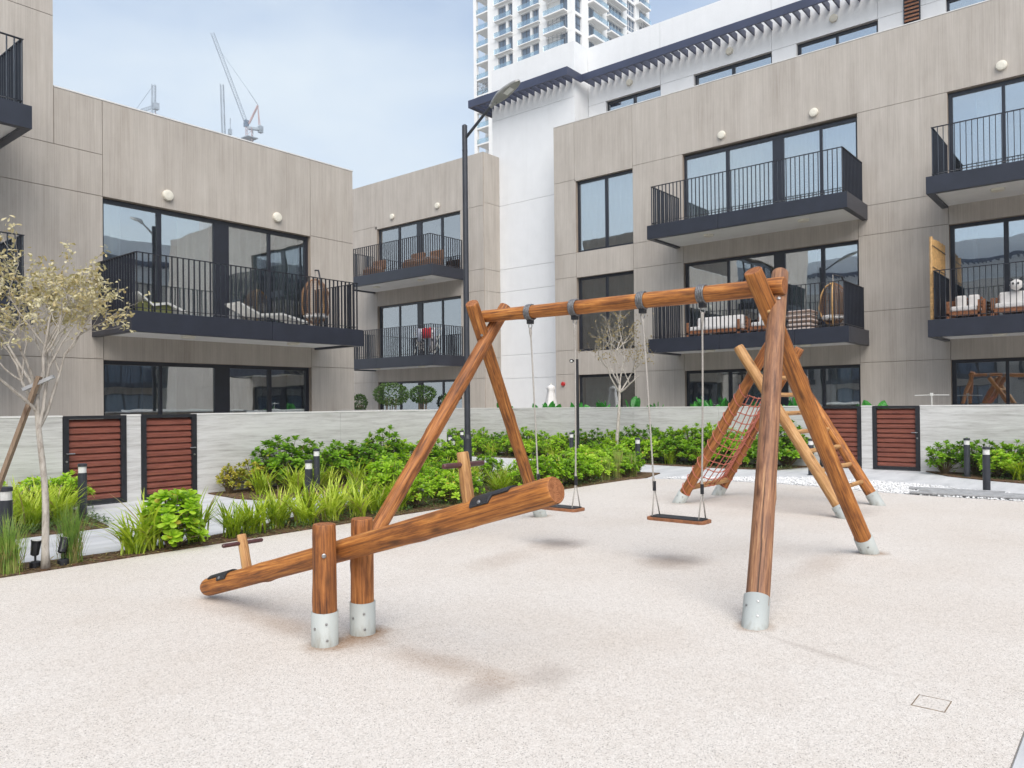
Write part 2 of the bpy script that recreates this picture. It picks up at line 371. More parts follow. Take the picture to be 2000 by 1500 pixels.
def m_leaf(name, c0, c1, c2, trans=0.35, rough=0.42):
    m = NM(name); r = m.rnd(); p = m.pos()
    f = m.math('ADD', m.math('MULTIPLY', m.noise(p, 9, 3, 0.6), 0.75), m.math('MULTIPLY', r, 0.25))
    c = m.ramp(f, [(0.34, c0), (0.5, c1), (0.66, c2)])
    m.set(c, rough, 0, 0.4)
    tl = m.n('ShaderNodeBsdfTranslucent', {'Color': m.mix(1.0, c, (1.15, 1.2, 0.6), 'MULTIPLY')})
    mx = m.n('ShaderNodeMixShader', {0: trans}); m.l(m.b.outputs[0], mx.inputs[1]); m.l(tl.outputs[0], mx.inputs[2]); m.l(mx.outputs[0], m.out.inputs['Surface'])
    return m.m
LF_SHRUB = m_leaf('spoon_leaf', (0.09, 0.21, 0.010), (0.22, 0.41, 0.018), (0.38, 0.57, 0.04), 0.42)
LF_BRIGHT = m_leaf('bright_spoon_leaf', (0.16, 0.32, 0.012), (0.31, 0.52, 0.025), (0.46, 0.64, 0.06), 0.42)
LF_YEL = m_leaf('yellowing_leaf', (0.16, 0.22, 0.015), (0.34, 0.34, 0.03), (0.52, 0.38, 0.06))
LF_STRAP = m_leaf('strap_leaf', (0.18, 0.28, 0.012), (0.38, 0.50, 0.03), (0.60, 0.68, 0.11))
LF_GRASS = m_leaf('fine_grass', (0.13, 0.24, 0.04), (0.25, 0.38, 0.07), (0.44, 0.46, 0.15))
LF_STRAW = m_leaf('straw_grass', (0.22, 0.19, 0.07), (0.36, 0.30, 0.12), (0.48, 0.40, 0.2))
LF_COVER = m_leaf('cover_leaf', (0.04, 0.09, 0.025), (0.10, 0.17, 0.06), (0.24, 0.28, 0.13))
LF_DRY = m_leaf('dry_tree_leaf', (0.29, 0.165, 0.06), (0.43, 0.355, 0.18), (0.60, 0.555, 0.39), 0.25)
LF_DRY2 = m_leaf('sparse_dry_leaf', (0.22, 0.16, 0.06), (0.40, 0.33, 0.16), (0.56, 0.50, 0.32), 0.25)
LF_DARK = m_leaf('topiary_leaf', (0.03, 0.075, 0.012), (0.07, 0.14, 0.02), (0.13, 0.22, 0.04), 0.2)
LF_BAN = m_leaf('paddle_leaf', (0.03, 0.20, 0.03), (0.05, 0.30, 0.045), (0.10, 0.40, 0.08), 0.35, 0.3)
BARK = NM('pale_bark'); _f = BARK.noise(BARK.map(BARK.pos(), (30, 30, 9)), 1, 5, 0.7)
BARK.set(BARK.ramp(_f, [(0.3, (0.22, 0.19, 0.16)), (0.5, (0.42, 0.385, 0.34)), (0.75, (0.56, 0.53, 0.48))]), 0.85, 0, 0.2); BARK.bump(_f, 0.4, 0.004); BARK = BARK.m
STEM = plain('brown_stem', (0.16, 0.11, 0.06), 0.85, 0, 0.3, 30)
PEBB = NM('white_pebble'); PEBB.set(PEBB.ramp(PEBB.noise(PEBB.pos(), 22, 2), [(0.3, (0.55, 0.55, 0.55)), (0.7, (0.82, 0.82, 0.81))]), 0.6, 0, 0.3); PEBB = PEBB.m
DARKST = plain('grey_plank_stone', (0.33, 0.335, 0.34), 0.7, 0, 0.25, 9)
LAMPGREY = plain('cast_grey', (0.30, 0.30, 0.29), 0.45, 0.2, 0.15, 8)
LED = plain('frosted_lens', (0.66, 0.66, 0.64), 0.25, 0, 0.08, 30)
POLE = plain('charcoal_pole', (0.030, 0.033, 0.042), 0.42, 0, 0.2, 5)
CRANE = plain('crane_paint', (0.26, 0.30, 0.34), 0.6, 0, 0.3, 0.4)
CRANER = plain('crane_red', (0.36, 0.25, 0.24), 0.6, 0, 0.2, 0.4)
TOWERW = plain('tower_white', (0.78, 0.77, 0.755), 0.8, 0, 0.04, 0.2)
TOWERB = plain('tower_recess', (0.55, 0.52, 0.48), 0.8, 0, 0.08, 0.2)
RATTAN = plain('rattan', (0.20, 0.105, 0.055), 0.6, 0, 0.4, 60)
TEAK = plain('teak_slat', (0.26, 0.105, 0.045), 0.5, 0, 0.35, 18)
BAMBOO = plain('bamboo', (0.50, 0.30, 0.12), 0.5, 0, 0.3, 14)
CUSH = plain('white_cushion', (0.72, 0.70, 0.68), 0.9, 0, 0.06, 8)
CUSHP = NM('striped_cushion'); _s = CUSHP.n('ShaderNodeSeparateXYZ', {0: CUSHP.pos()}).outputs[2]
CUSHP.set(CUSHP.ramp(CUSHP.math('FRACT', CUSHP.math('MULTIPLY', _s, 8.0)), [(0.45, (0.62, 0.53, 0.48)), (0.55, (0.25, 0.17, 0.13))]), 0.9); CUSHP = CUSHP.m
REDCL = plain('red_cloth', (0.62, 0.03, 0.045), 0.9, 0, 0.15, 8)
WHCL = plain('pale_blue_cloth', (0.55, 0.60, 0.72), 0.9, 0, 0.12, 8)
DKCL = NM('spotted_cloth'); DKCL.set(DKCL.ramp(DKCL.noise(DKCL.pos(), 14, 1), [(0.45, (0.05, 0.05, 0.07)), (0.5, (0.6, 0.58, 0.56))]), 0.9); DKCL = DKCL.m
PLASTW = plain('white_plastic', (0.70, 0.70, 0.66), 0.4, 0, 0.06, 6)
OLIVE = plain('olive_cushion', (0.16, 0.17, 0.06), 0.9, 0, 0.15, 9)
ALARM = plain('alarm_red', (0.42, 0.02, 0.02), 0.35, 0, 0.1, 10)
SCAF = plain('scaffold_steel', (0.22, 0.23, 0.25), 0.5, 0.3, 0.2, 1)

# ------------------------------------------------------------------ ground, paths, playground
b = MB(); b.box(-90, 430, -90, 430, -0.6, -0.06); setp(b.build('ground', GROUND), kind='structure', label='sandy ground running out to the horizon')
b = MB(); b.poly([(-26.5, -24.5), (21.6, -24.5), (21.6, 33), (-26.5, 33)], -0.05, 0.0); setp(b.build('paving', PAVE), kind='structure', label='pale stone path and patio paving between the beds')
PADP = [(-6, 0.45), (13.4, 0.45), (13.36, 2.4), (13.45, 3.4), (13.72, 4.4), (13.85, 5.3), (13.78, 6.3), (13.6, 7.1), (13.42, 7.55), (13.1, 7.80), (12.0, 7.84), (-6, 7.80)]
b = MB(); b.poly(PADP, 0.0, 0.014); setp(b.build('playground_surface', PAD), kind='structure', label='cream speckled rubber granule playground surface')
def bed(pts, name, label, sub=0.25):
    xs = [p[0] for p in pts]; ys = [p[1] for p in pts]
    b = MB(); b.poly(pts, 0.002, 0.022)
    o = b.build(name, SOIL); setp(o, label, kind='structure'); return o
BED_F = [(-6, 7.83), (12.0, 7.87), (13.12, 7.83), (13.6, 7.75), (14.6, 8.0), (14.5, 8.9), (13.9, 10.3), (12, 10.1), (9.5, 9.75), (7.5, 9.4), (6.3, 8.95), (5.2, 8.5), (4.0, 8.22), (3.0, 8.30), (2.2, 8.55), (-6, 8.7)]
BED_1 = [(-6, 10.15), (4.25, 10.1), (4.7, 12.5), (4.62, 12.58), (-6, 12.58)]
BED_2 = [(6.95, 12.58), (6.84, 11.5), (6.95, 11.0), (7.5, 10.85), (9.5, 11.0), (11.5, 11.2), (13.0, 11.5), (13.2, 12.0), (13.0, 12.58)]
BED_R = [(18.0, 5.95), (16.8, 6.3), (16.5, 7.3), (16.55, 9), (16.7, 11), (16.6, 14), (16.4, 17.5), (18.0, 17.5)]
BED_RR = [(18.0, 3.62), (17.1, 3.05), (16.6, 2.3), (16.2, 1.4), (15.9, 0), (15.9, -6), (18.0, -6)]
bed(BED_F, 'front_planting_bed', 'mulched planting bed along the edge of the play surface')
bed(BED_1, 'wall_planting_bed', 'mulched bed at the foot of the stone wall beside the gates')
bed(BED_2, 'corner_planting_bed', 'mulched bed under the stone wall behind the seesaw')
bed(BED_R, 'far_planting_bed', 'mulched bed along the far stone wall')
bed(BED_RR, 'side_planting_bed', 'mulched bed along the stone wall beyond the gates')
b = MB(); b.poly([(13.5, 0.46), (20, 0.46), (20, 0.30), (-6, 0.30), (-6, 0.44), (13.5, 0.44)], 0.0, 0.02); setp(b.build('kerb_strip', PAVE), kind='structure', label='pale stone edging along the near side of the play surface')

def inside(p, poly):
    x, y = p; c = False; j = len(poly)-1
    for i in range(len(poly)):
        xi, yi = poly[i]; xj, yj = poly[j]
        if (yi > y) != (yj > y) and x < (xj-xi)*(y-yi)/(yj-yi)+xi: c = not c
        j = i
    return c
# white pebbles
PEB = [(13.45, 0.5), (14.0, 0.5), (14.25, 1.2), (14.6, 2.0), (15.0, 2.8), (15.45, 4.1), (15.35, 5.1), (14.8, 6.2), (14.1, 7.2), (13.7, 7.5), (13.68, 7.1), (13.9, 6.0), (13.9, 5.0), (13.78, 4.3), (13.5, 3.3), (13.42, 2.4)]
PLANKS = [(13.62, 1.05, 2.95), (13.80, 1.35, 2.7), (14.0, 1.3, 2.9), (14.24, 1.75, 3.1)]
b = MB(); b.poly(PEB, 0.001, 0.004); setp(b.build('pebble_base', PEBB), kind='structure', label='white gravel base beside the play surface')
rng = random.Random(5)
b = MB(); cnt = 0
base = [(1, 0, 0), (0.45, 0.85, 0.1), (-0.5, 0.8, -0.1), (-1, -0.1, 0), (-0.4, -0.85, 0.1), (0.55, -0.8, 0), (0.1, 0.05, 0.75), (0, 0, -0.75)]
for _ in range(9000):
    x, y = rng.uniform(13.3, 15.6), rng.uniform(0.5, 7.5)
    if not inside((x, y), PEB): continue
    s = rng.uniform(0.016, 0.036); a = rng.uniform(0, 6.28); ca, sa = math.cos(a), math.sin(a); e = rng.uniform(0.6, 1)
    k = len(b.v)
    for px, py, pz in base:
        px *= rng.uniform(0.8, 1.1); py *= e
        b.v.append((x+s*(px*ca-py*sa), y+s*(px*sa+py*ca), 0.008+s*0.7*pz+s*0.3))
    for i in range(6): b.face(k+i, k+(i+1) % 6, k+6); b.face(k+(i+1) % 6, k+i, k+7)
setp(b.build('pebbles', PEBB, smooth=True), 'white pebbles filling the strip behind the climbing frame', 'pebbles', kind='stuff')
for i, (x, y0, y1) in enumerate(PLANKS):
    b = MB(); b.box(x-0.055, x+0.055, y0, y1, 0.03, 0.062)
    o = b.build('stone_plank', DARKST, org=(x, y0, 0.0), bevel=0.006)
    setp(o, 'narrow grey stone plank laid in the white pebbles beside the bollard', 'stepping plank', 'grey planks laid in the pebbles')
    o.rotation_euler = (0, 0, math.radians(4))

# access cover set in the play surface
t = thing('access_cover', 'small square access cover set flush in the play surface', 'access cover', (4.225, 0.84, 0.014))
b = MB()
for a in ((4.142, 4.308, 0.765, 0.769), (4.142, 4.308, 0.909, 0.913), (4.138, 4.142, 0.765, 0.913), (4.308, 4.312, 0.765, 0.913)): b.box(*a, 0.010, 0.0155)
b.build('frame', STEM, t); b = MB(); b.box(4.146, 4.304, 0.773, 0.905, 0.0, 0.0158); b.build('lid', PAD, t)

# ------------------------------------------------------------------ facade builder
def W_R(X): return lambda u, n, z: (X-n, u, z)
def W_L(Y): return lambda u, n, z: (u, Y-n, z)
def W_Rm(X): return lambda u, n, z: (X+n, u, z)
def W_Lm(Y): return lambda u, n, z: (u, Y+n, z)
def fbox(b, W, u0, u1, n0, n1, z0, z1):
    p, q = W(u0, n0, z0), W(u1, n1, z1); b.box(p[0], q[0], p[1], q[1], p[2], q[2]); return b
def panels(W, t, rects, mat=None, back=None, thick=0.28, name='wall_panel'):
    bb = MB()
    for (u0, u1, z0, z1) in rects:
        fbox(bb, W, u0, u1, -thick, -0.022, z0, z1)
        g = 0.006
        fbox(MB(), W, 0, 1, 0, 1, 0, 1)
        b = MB(); fbox(b, W, u0+g, u1-g, -0.02, 0.0, z0+g, z1-g); b.build(name, mat or PANEL, t)
    bb.build('backing_wall', back or REVEAL, t)
def curtain(W, parent, u0, u1, n, z0, z1, mat, rg):
    b = MB(); N = max(6, int((u1-u0)/0.035)); ph = rg.uniform(0, 6)
    for i in range(N+1):
        u = u0+(u1-u0)*i/N; d = 0.03*math.sin(i*1.15+ph)+0.012*math.sin(i*0.41+ph*2)
        b.v += [W(u, n+d, z0), W(u, n+d, z1)]
    for i in range(N): b.face(2*i, 2*i+2, 2*i+3, 2*i+1)
    for i in range(N+1):                      # a real thickness
        x = b.v[2*i]
    o = b.build('curtain', mat, parent, smooth=True)
    md = o.modifiers.new('cloth', 'SOLIDIFY'); md.thickness = 0.006
    return o
def window(W, t, u0, u1, z0, z1, mull=(), post=None, curt=(), seed=0, room=True, inset=0.12, fw=0.065):
    rg = random.Random(seed)
    b = MB(); n0, n1 = -inset-0.09, -inset
    fbox(b, W, u0, u1, n0, n1, z1-fw*1.3, z1); fbox(b, W, u0, u1, n0, n1, z0, z0+fw)
    fbox(b, W, u0, u0+fw, n0, n1, z0+fw, z1-fw*1.3); fbox(b, W, u1-fw, u1, n0, n1, z0+fw, z1-fw*1.3)
    cuts = [u0+fw]; solid = []
    for m in mull: solid.append((m-0.035, m+0.035))
    if post: solid.append(post)
    for a, c in sorted(solid):
        fbox(b, W, a, c, n0, n1-0.004, z0+fw, z1-fw*1.3); cuts += [a, c]
    cuts.append(u1-fw)
    f = b.build('window', FRAME, t)
    for i in range(0, len(cuts), 2):
        b = MB(); fbox(b, W, cuts[i], cuts[i+1], -inset-0.052, -inset-0.040, z0+fw, z1-fw*1.3); b.build('pane', GLASS, f)
        if rg.random() < 0.6:      # a slimmer sash bar inside the pane edge
            b = MB(); fbox(b, W, cuts[i+1]-0.03, cuts[i+1], -inset-0.036, -inset-0.005, z0+fw, z1-fw*1.3); b.build('sash', FRAME, f)
    for (a, c, mt) in curt: curtain(W, f, a, c, -inset-0.22, z0+0.03, z1-0.06, mt, rg)
    if room:
        b = MB(); d = 4.2; a0, a1 = u0-0.25, u1+0.25
        def q(*p):
            k = len(b.v); b.v += [W(*x) for x in p]; b.face(k, k+1, k+2, k+3)
        zt = z1+0.12; zb = z0-0.005; nf = -0.285
        q((a0, -d, zb), (a1, -d, zb), (a1, -d, zt), (a0, -d, zt)); q((a0, nf, zb), (a0, -d, zb), (a0, -d, zt), (a0, nf, zt)); q((a1, nf, zb), (a1, -d, zb), (a1, -d, zt), (a1, nf, zt))
        q((a0, nf, zb), (a1, nf, zb), (a1, -d, zb), (a0, -d, zb)); q((a0, nf, zt), (a1, nf, zt), (a1, -d, zt), (a0, -d, zt))
        q((a0, nf, zb), (a0, nf, zt), (u0, nf, zt), (u0, nf, zb)); q((u1, nf, zb), (u1, nf, zt), (a1, nf, zt), (a1, nf, zb))
        b.build('room', INTER, f)
    return f
def balcony(W, t, u0, u1, z, depth=1.8, h=0.40, lamps=(), joints=(), bar=True):
    b = MB(); cs = [u0]+sorted(joints)+[u1]
    for i in range(len(cs)-1):
        fbox(b, W, cs[i]+(0.004 if i else 0), cs[i+1]-(0.004 if i < len(cs)-2 else 0), depth-0.14, depth, z, z+h)
    fbox(b, W, u0, u0+0.14, 0.002, depth-0.14, z, z+h); fbox(b, W, u1-0.14, u1, 0.002, depth-0.14, z, z+h)
    o = b.build('balcony', NAVY, t, bevel=0.005)
    b = MB(); fbox(b, W, u0+0.14, u1-0.14, 0.002, depth-0.14, z+0.05, z+h-0.05); b.build('slab', SOFFIT, o)
    for lu in lamps:
        b = MB(); c = W(lu, depth*0.55, z+0.05); b.lathe([(0.13, -0.05), (0.145, -0.03), (0.145, 0.0)], 20, c); b.build('soffit_lamp', LAMPW, o, smooth=False)
    rt = z+h+1.14; nf = depth-0.07; a0, a1 = u0+0.13, u1-0.13
    b = MB()
    fbox(b, W, a0-0.02, a1+0.02, nf-0.025, nf+0.025, rt-0.014, rt); fbox(b, W, a0, a1, nf-0.02, nf+0.02, z+h+0.06, z+h+0.072)
    for a in (a0, a1):
        fbox(b, W, a-0.025, a+0.025, 0.04, nf-0.025, rt-0.014, rt); fbox(b, W, a-0.02, a+0.02, 0.04, nf-0.02, z+h+0.06, z+h+0.072)
    N = int(round((a1-a0)/0.115))
    for i in range(N+1):
        u = a0+(a1-a0)*i/N; fbox(b, W, u-0.006, u+0.006, nf-0.022, nf+0.022, z+h-0.02, rt-0.014)
    N = int(round((nf-0.1)/0.115))
    for a in (a0, a1):
        for i in range(N):
            n = 0.06+(nf-0.06)*i/N; fbox(b, W, a-0.022, a+0.022, n-0.006, n+0.006, z+h-0.02, rt-0.014)
    b.build('railing', FRAME, o)
    return o
def wall_lamp(W, t, u, z):
    c = W(u, 0, z); d = Vector(W(u, 1, z))-Vector(c)
    b = MB(); c = Vector(c); b.tube([c+d*0.002, c+d*0.05, c+d*0.075, c+d*0.085], [0.118, 0.120, 0.106, 0.06], 24)
    b.build('wall_lamp', LAMPW, t)

# ------------------------------------------------------------------ building on the left
YL = 16.6; WL = W_L(YL)
t = thing('apartment_building', 'beige panelled apartment block with stepped parapet behind the two adjoining slatted gates', 'building', (6, YL, 0)); LB = t
HEADS = (2.5, 5.87, 9.15)
rects = [
    (6.9, 12.18, 5.88, 7.87), (12.18, 13.4, 5.90, 7.87), (12.02, 13.4, 2.52, 5.90), (12.02, 13.4, 0, 2.52),
    (6.9, 12.02, 2.5, 3.38), (4.77, 6.9, 2.52, 5.88), (4.77, 6.9, 0, 2.52), (4.77, 6.9, 5.88, 6.74), (5.98, 6.9, 6.74, 7.87),
    (4.77, 5.98, 6.74, 9.27), (-6, 5.98, 9.27, 11.14), (-0.35, 4.77, 5.87, 6.68), (-0.35, 4.77, 2.5, 3.38),
    (-6, -0.35, 0, 2.52), (-6, -0.35, 2.52, 5.88), (-6, -0.35, 5.88, 9.27)]
rects[0] = (6.9, 12.02, 5.88, 7.87); rects[1] = (12.02, 13.4, 5.90, 7.87)
panels(WL, t, rects)
b = MB()
fbox(b, WL, 5.98, 13.4, -9, -0.29, 7.4, 7.6); fbox(b, WL, 13.12, 13.4, -9, -0.285, 0, 7.87); fbox(b, WL, 5.70, 5.98, -9, -0.285, 7.6, 11.14); fbox(b, WL, -6, 5.7, -9, -0.285, 10.6, 10.8); fbox(b, WL, -6, 13.12, -9.2, -9, 0, 7.87); fbox(b, WL, -6.2, -6, -9, -0.285, 0, 11.0)
b.build('roof', REVEAL, t)
b = MB(); fbox(b, WL, 5.99, 13.41, -0.29, 0.008, 7.872, 7.90); b.build('parapet_coping', COPE, t)
ML = (8.15, 10.89); PO = (9.42, 9.80)
window(WL, t, 6.9, 12.02, 3.40, 5.87, ML, PO, [(7.0, 7.4, CURT), (8.65, 9.4, CURT), (9.85, 10.8, CURT), (11.2, 11.85, CURT)], 1)
window(WL, t, 6.9, 12.02, 0.03, 2.50, ML, PO, [(6.95, 7.85, BLUEC), (8.25, 8.6, CURT), (9.85, 10.8, GREYC), (11.5, 11.9, GREYC)], 2)
for k, z in enumerate((0.03, 3.40, 6.70)):
    window(WL, t, -0.35, 4.77, z, HEADS[k] if k < 2 else 9.17, (0.9, 3.64), (2.17, 2.55), [(3.7, 4.7, CURT)], 10+k)
wall_lamp(WL, t, 8.26, 6.17); wall_lamp(WL, t, 11.02, 6.19)
balcony(WL, t, 6.67, 12.25, 2.96, 1.78, lamps=(8.2, 10.8), joints=(9.72,))
balcony(WL, t, -0.6, 5.0, 2.96, 1.78); balcony(WL, t, -0.6, 5.0, 6.34, 1.78, lamps=(1, 3.4))

# ------------------------------------------------------------------ building on the right with white penthouse and stair core
XR = 21.7; WR = W_R(XR)
t = thing('apartment_building', 'three-storey beige apartment block with navy balconies and a white penthouse behind the climbing frame', 'building', (XR, 8, 0)); RB = t
H0, H1, H2 = 2.48, 5.80, 9.10
rects = [(15.05, 15.92, 9.17, 11.14), (12.77, 15.05, 9.10, 11.14), (-10, 12.77, 9.17, 11.14),
    (15.0, 15.92, 6.66, 9.17), (15.0, 15.92, 5.84, 6.66), (15.0, 15.92, 3.34, 5.84), (15.0, 15.92, 2.52, 3.34), (15.0, 15.92, 0, 2.52),
    (12.77, 15.0, 5.80, 6.66), (12.77, 15.0, 2.48, 3.28),
    (11.0, 12.77, 6.66, 9.17), (11.0, 12.77, 5.84, 6.66), (11.0, 12.77, 3.34, 5.84), (11.0, 12.77, 2.52, 3.34), (11.0, 12.77, 0, 2.52),
    (5.9, 11.0, 5.80, 6.66), (5.9, 11.0, 2.48, 3.34),
    (3.77, 5.9, 6.66, 9.17), (3.77, 5.9, 5.88, 6.66), (3.77, 5.9, 3.86, 5.88), (3.77, 5.9, 2.52, 3.86), (3.77, 5.9, 0, 2.52),
    (-1.33, 3.77, 5.86, 6.66), (-1.33, 3.77, 2.5, 3.34),
    (-10, -1.33, 6.66, 9.17), (-10, -1.33, 5.88, 6.66), (-10, -1.33, 2.52, 5.88), (-10, -1.33, 0, 2.52)]
panels(WR, t, rects)
b = MB(); fbox(b, WR, -10, 15.92, -0.30, 0.008, 11.142, 11.165); b.build('parapet_coping', COPE, t)
b = MB(); fbox(b, WR, -10, 15.9, -9, -0.30, 9.75, 9.9); fbox(b, WR, 15.64, 15.92, -9, -0.285, 0, 9.75); fbox(b, WR, -10, -9.8, -9, -0.285, 0, 9.75); b.build('terrace_slab', REVEAL, t)
window(WR, t, 12.77, 15.0, 6.67, 9.10, (13.87,), None, [(12.85, 14.95, CURT)], 21)
window(WR, t, 12.77, 15.0, 3.29, 5.80, (13.87,), None, [(12.85, 14.95, GREYC)], 22)
window(WR, t, 12.77, 15.0, 0.03, 2.48, (13.4,), None, [(13.9, 14.9, CURT)], 23)
MR = (9.61, 6.88); PR = (7.91, 8.23)
window(WR, t, 5.9, 11.0, 6.68, 9.10, MR, PR, [(9.7, 10.9, CURT), (8.6, 9.5, CURT), (6.0, 6.8, CURT), (7.0, 7.85, CURT)], 24)
window(WR, t, 5.9, 11.0, 3.36, 5.80, MR, PR, [(9.75, 10.9, CURT), (7.1, 7.85, CURT), (8.4, 8.8, BLUEC)], 25)
window(WR, t, 5.9, 11.0, 0.03, 2.48, MR, PR, [(8.5, 9.2, CURT), (6.2, 6.75, CURT), (9.8, 10.1, CURT)], 26)
MC = (2.60, -0.2); PC = (0.95, 1.27)
window(WR, t, -1.33, 3.77, 6.68, 9.15, MC, PC, [(2.7, 3.2, CURT)], 27)
window(WR, t, -1.33, 3.77, 3.36, 5.86, MC, PC, [(3.2, 3.7, BLUEC)], 28)
window(WR, t, -1.33, 3.77, 0.03, 2.50, MC, PC, [(1.4, 2.0, CURT)], 29)
for u, z in ((9.70, 9.46), (7.01, 9.46), (2.61, 9.49), (0.0, 9.49)): wall_lamp(WR, t, u, z)
balcony(WR, t, 5.66, 11.25, 6.28, 1.80, lamps=(9.7, 7.0), joints=(9.05,))
balcony(WR, t, 5.66, 11.25, 2.96, 1.80, lamps=(9.7, 7.0), joints=(7.0, 9.05))
balcony(WR, t, -1.6, 3.92, 6.28, 1.80, lamps=(2.6, 0.0)); balcony(WR, t, -1.6, 3.92, 2.96, 1.80, lamps=(2.6, 0.0))
# alarm bell
b = MB(); c = Vector(WR(15.59, 0, 2.19)); d = Vector((-1, 0, 0)); b.tube([c, c+d*0.06, c+d*0.075], [0.075, 0.075, 0.05], 16); b.build('alarm_bell', ALARM, t)
# penthouse
XP = 23.526; WP = W_R(XP)
pr = []
wins = [(12.71, 14.91), (8.86, 11.48), (5.80, 8.10), (1.75, 4.09)]
edges = [15.66, 14.91, 12.71, 11.48, 8.86, 8.10, 5.80, 4.09, 1.75, -10]
for i in range(len(edges)-1):
    a, c = edges[i+1], edges[i]
    if (a, c) in wins: continue
    pr.append((a, c, 9.9, 12.36))
for a, c in zip([12.71, 8.86, 5.80, 1.75, -10], [15.66, 12.71, 8.86, 5.80, 1.75]): pr.append((a, c, 12.36, 14.51))
panels(WP, t, pr, WHITE, WHITE, name='render_panel')
for i, (a, c) in enumerate(wins): window(WP, t, a, c, 9.93, 12.36, ((a+c)/2,), None, [], 40+i)
for u in (13.91, 10.22, 7.0): wall_lamp(WP, t, u, 12.76)
b = MB(); fbox(b, WP, 4.70, 5.12, 0.003, 0.05, 9.95, 14.0)
lo = b.build('louvre', FRAME, t); b = MB()
for i in range(38): fbox(b, WP, 4.73, 5.09, 0.05, 0.09, 10.0+i*0.105, 10.0+i*0.105+0.05)
b.build('louvre_blades', TEAK, lo)
b = MB(); fbox(b, WP, -10, 15.6, -7, -0.30, 14.2, 14.3); fbox(b, WP, -10, -9.7, -7, -0.3, 9.9, 14.5); b.build('penthouse_roof', WHITE, t)
# white stair core
XW = 22.645; WC = W_R(XW)
panels(WC, t, [(15.66, 19.56, 12.48, 14.48), (15.66, 19.56, 9.14, 12.48), (15.66, 19.56, 6.68, 9.14), (15.66, 19.56, 5.81, 6.68), (15.66, 19.56, 3.38, 5.81), (15.66, 19.56, 2.49, 3.38), (15.66, 19.56, 0, 2.49)], WHITE, WHITE, name='core_panel')
b = MB(); b.box(XW+0.285, XW+8, 19.28, 19.56, 0, 14.48); b.box(XW+0.285, XP-0.003, 15.662, 15.94, 0, 14.48); b.box(XW+0.285, XW+8, 15.94, 19.28, 14.1, 14.2); b.box(XP+0.285, XW+8, 15.67, 15.94, 0, 14.48); b.build('core_side', WHITE, t)
# pergolas of navy blades
b = MB(); fz0, fz1 = 12.965, 13.25
b.box(21.90, 21.96, 15.45, 20.13, fz0, fz1); b.box(21.96, 22.798, 15.45, 15.50, fz0, fz1); b.box(21.96, 23.4, 20.07, 20.13, fz0, fz1)
pg = b.build('core_pergola', NAVY_SKY, t)
u = 15.76
while u < 20.05:
    b = MB(); b.box(21.962, XW-0.004 if u < 19.57 else 23.4, u-0.02, u+0.02, fz0+0.012, fz1-0.012); b.build('blade', NAVY_SKY, pg); u += 0.285
b = MB(); b.box(22.80, 22.86, 3.4, 15.50, fz0+0.04, fz1+0.005)
pg = b.build('penthouse_pergola', NAVY_SKY, t)
u = 3.42
while u < 15.45:
    b = MB(); b.box(22.862, XP-0.004, u-0.02, u+0.02, fz0+0.052, fz1-0.012); b.build('blade', NAVY_SKY, pg); u += 0.285

# ------------------------------------------------------------------ wing beyond the lamp post
t = thing('apartment_building', 'beige wing with two small balconies, seen in the gap behind the tall lamp post', 'building', (XR, 24, 0))
panels(WR, t, [(19.22, 25.4, 9.02, 11.04), (25.4, 33, 9.15, 11.04), (19.22, 20.42, 6.62, 9.02), (19.22, 20.42, 5.8, 6.62), (19.22, 20.42, 3.3, 5.8), (19.22, 20.42, 2.5, 3.3), (19.22, 20.42, 0, 2.5),
    (20.42, 25.3, 5.73, 6.66), (20.42, 25.3, 2.5, 3.36), (25.3, 33, 6.66, 9.15), (25.3, 33, 3.74, 6.66), (25.3, 33, 2.5, 3.74), (25.3, 33, 0, 2.5)])
WE = W_L(19.22)
panels(lambda u, n, z: (u, 19.215-n, z), t, [(XR+0.03, XW, 9.14, 11.04), (XR+0.03, XW, 6.62, 9.14), (XR+0.03, XW, 5.8, 6.62), (XR+0.03, XW, 3.3, 5.8), (XR+0.03, XW, 2.5, 3.3), (XR+0.03, XW, 0, 2.5)], thick=0.2)
b = MB(); b.box(XR+0.3, XR+9, 19.5, 33, 10.6, 10.75); b.box(XR+0.3, XR+9, 32.7, 33, 0, 10.6); b.build('roof', REVEAL, t)
MM = (24.05, 21.55); PM = (22.72, 22.98)
window(WR, t, 20.42, 25.3, 6.68, 9.02, MM, PM, [(24.2, 25.0, CURT), (23.1, 23.9, CURT), (21.7, 22.4, CURT)], 51)
window(WR, t, 20.42, 25.3, 3.36, 5.73, MM, PM, [(24.15, 25.2, CURT), (21.6, 22.6, CURT), (20.5, 21.4, CURT)], 52)
window(WR, t, 20.42, 25.3, 0.03, 2.50, MM, PM, [(21.6, 22.6, CURT), (23.2, 23.9, CURT)], 53)
wall_lamp(WR, t, 24.29, 9.40); wall_lamp(WR, t, 21.63, 9.40)
balcony(WR, t, 20.18, 25.55, 6.30, 1.80, lamps=(24.2, 21.6)); balcony(WR, t, 20.18, 25.55, 2.97, 1.80, lamps=(24.2, 21.6), joints=(23.3,))

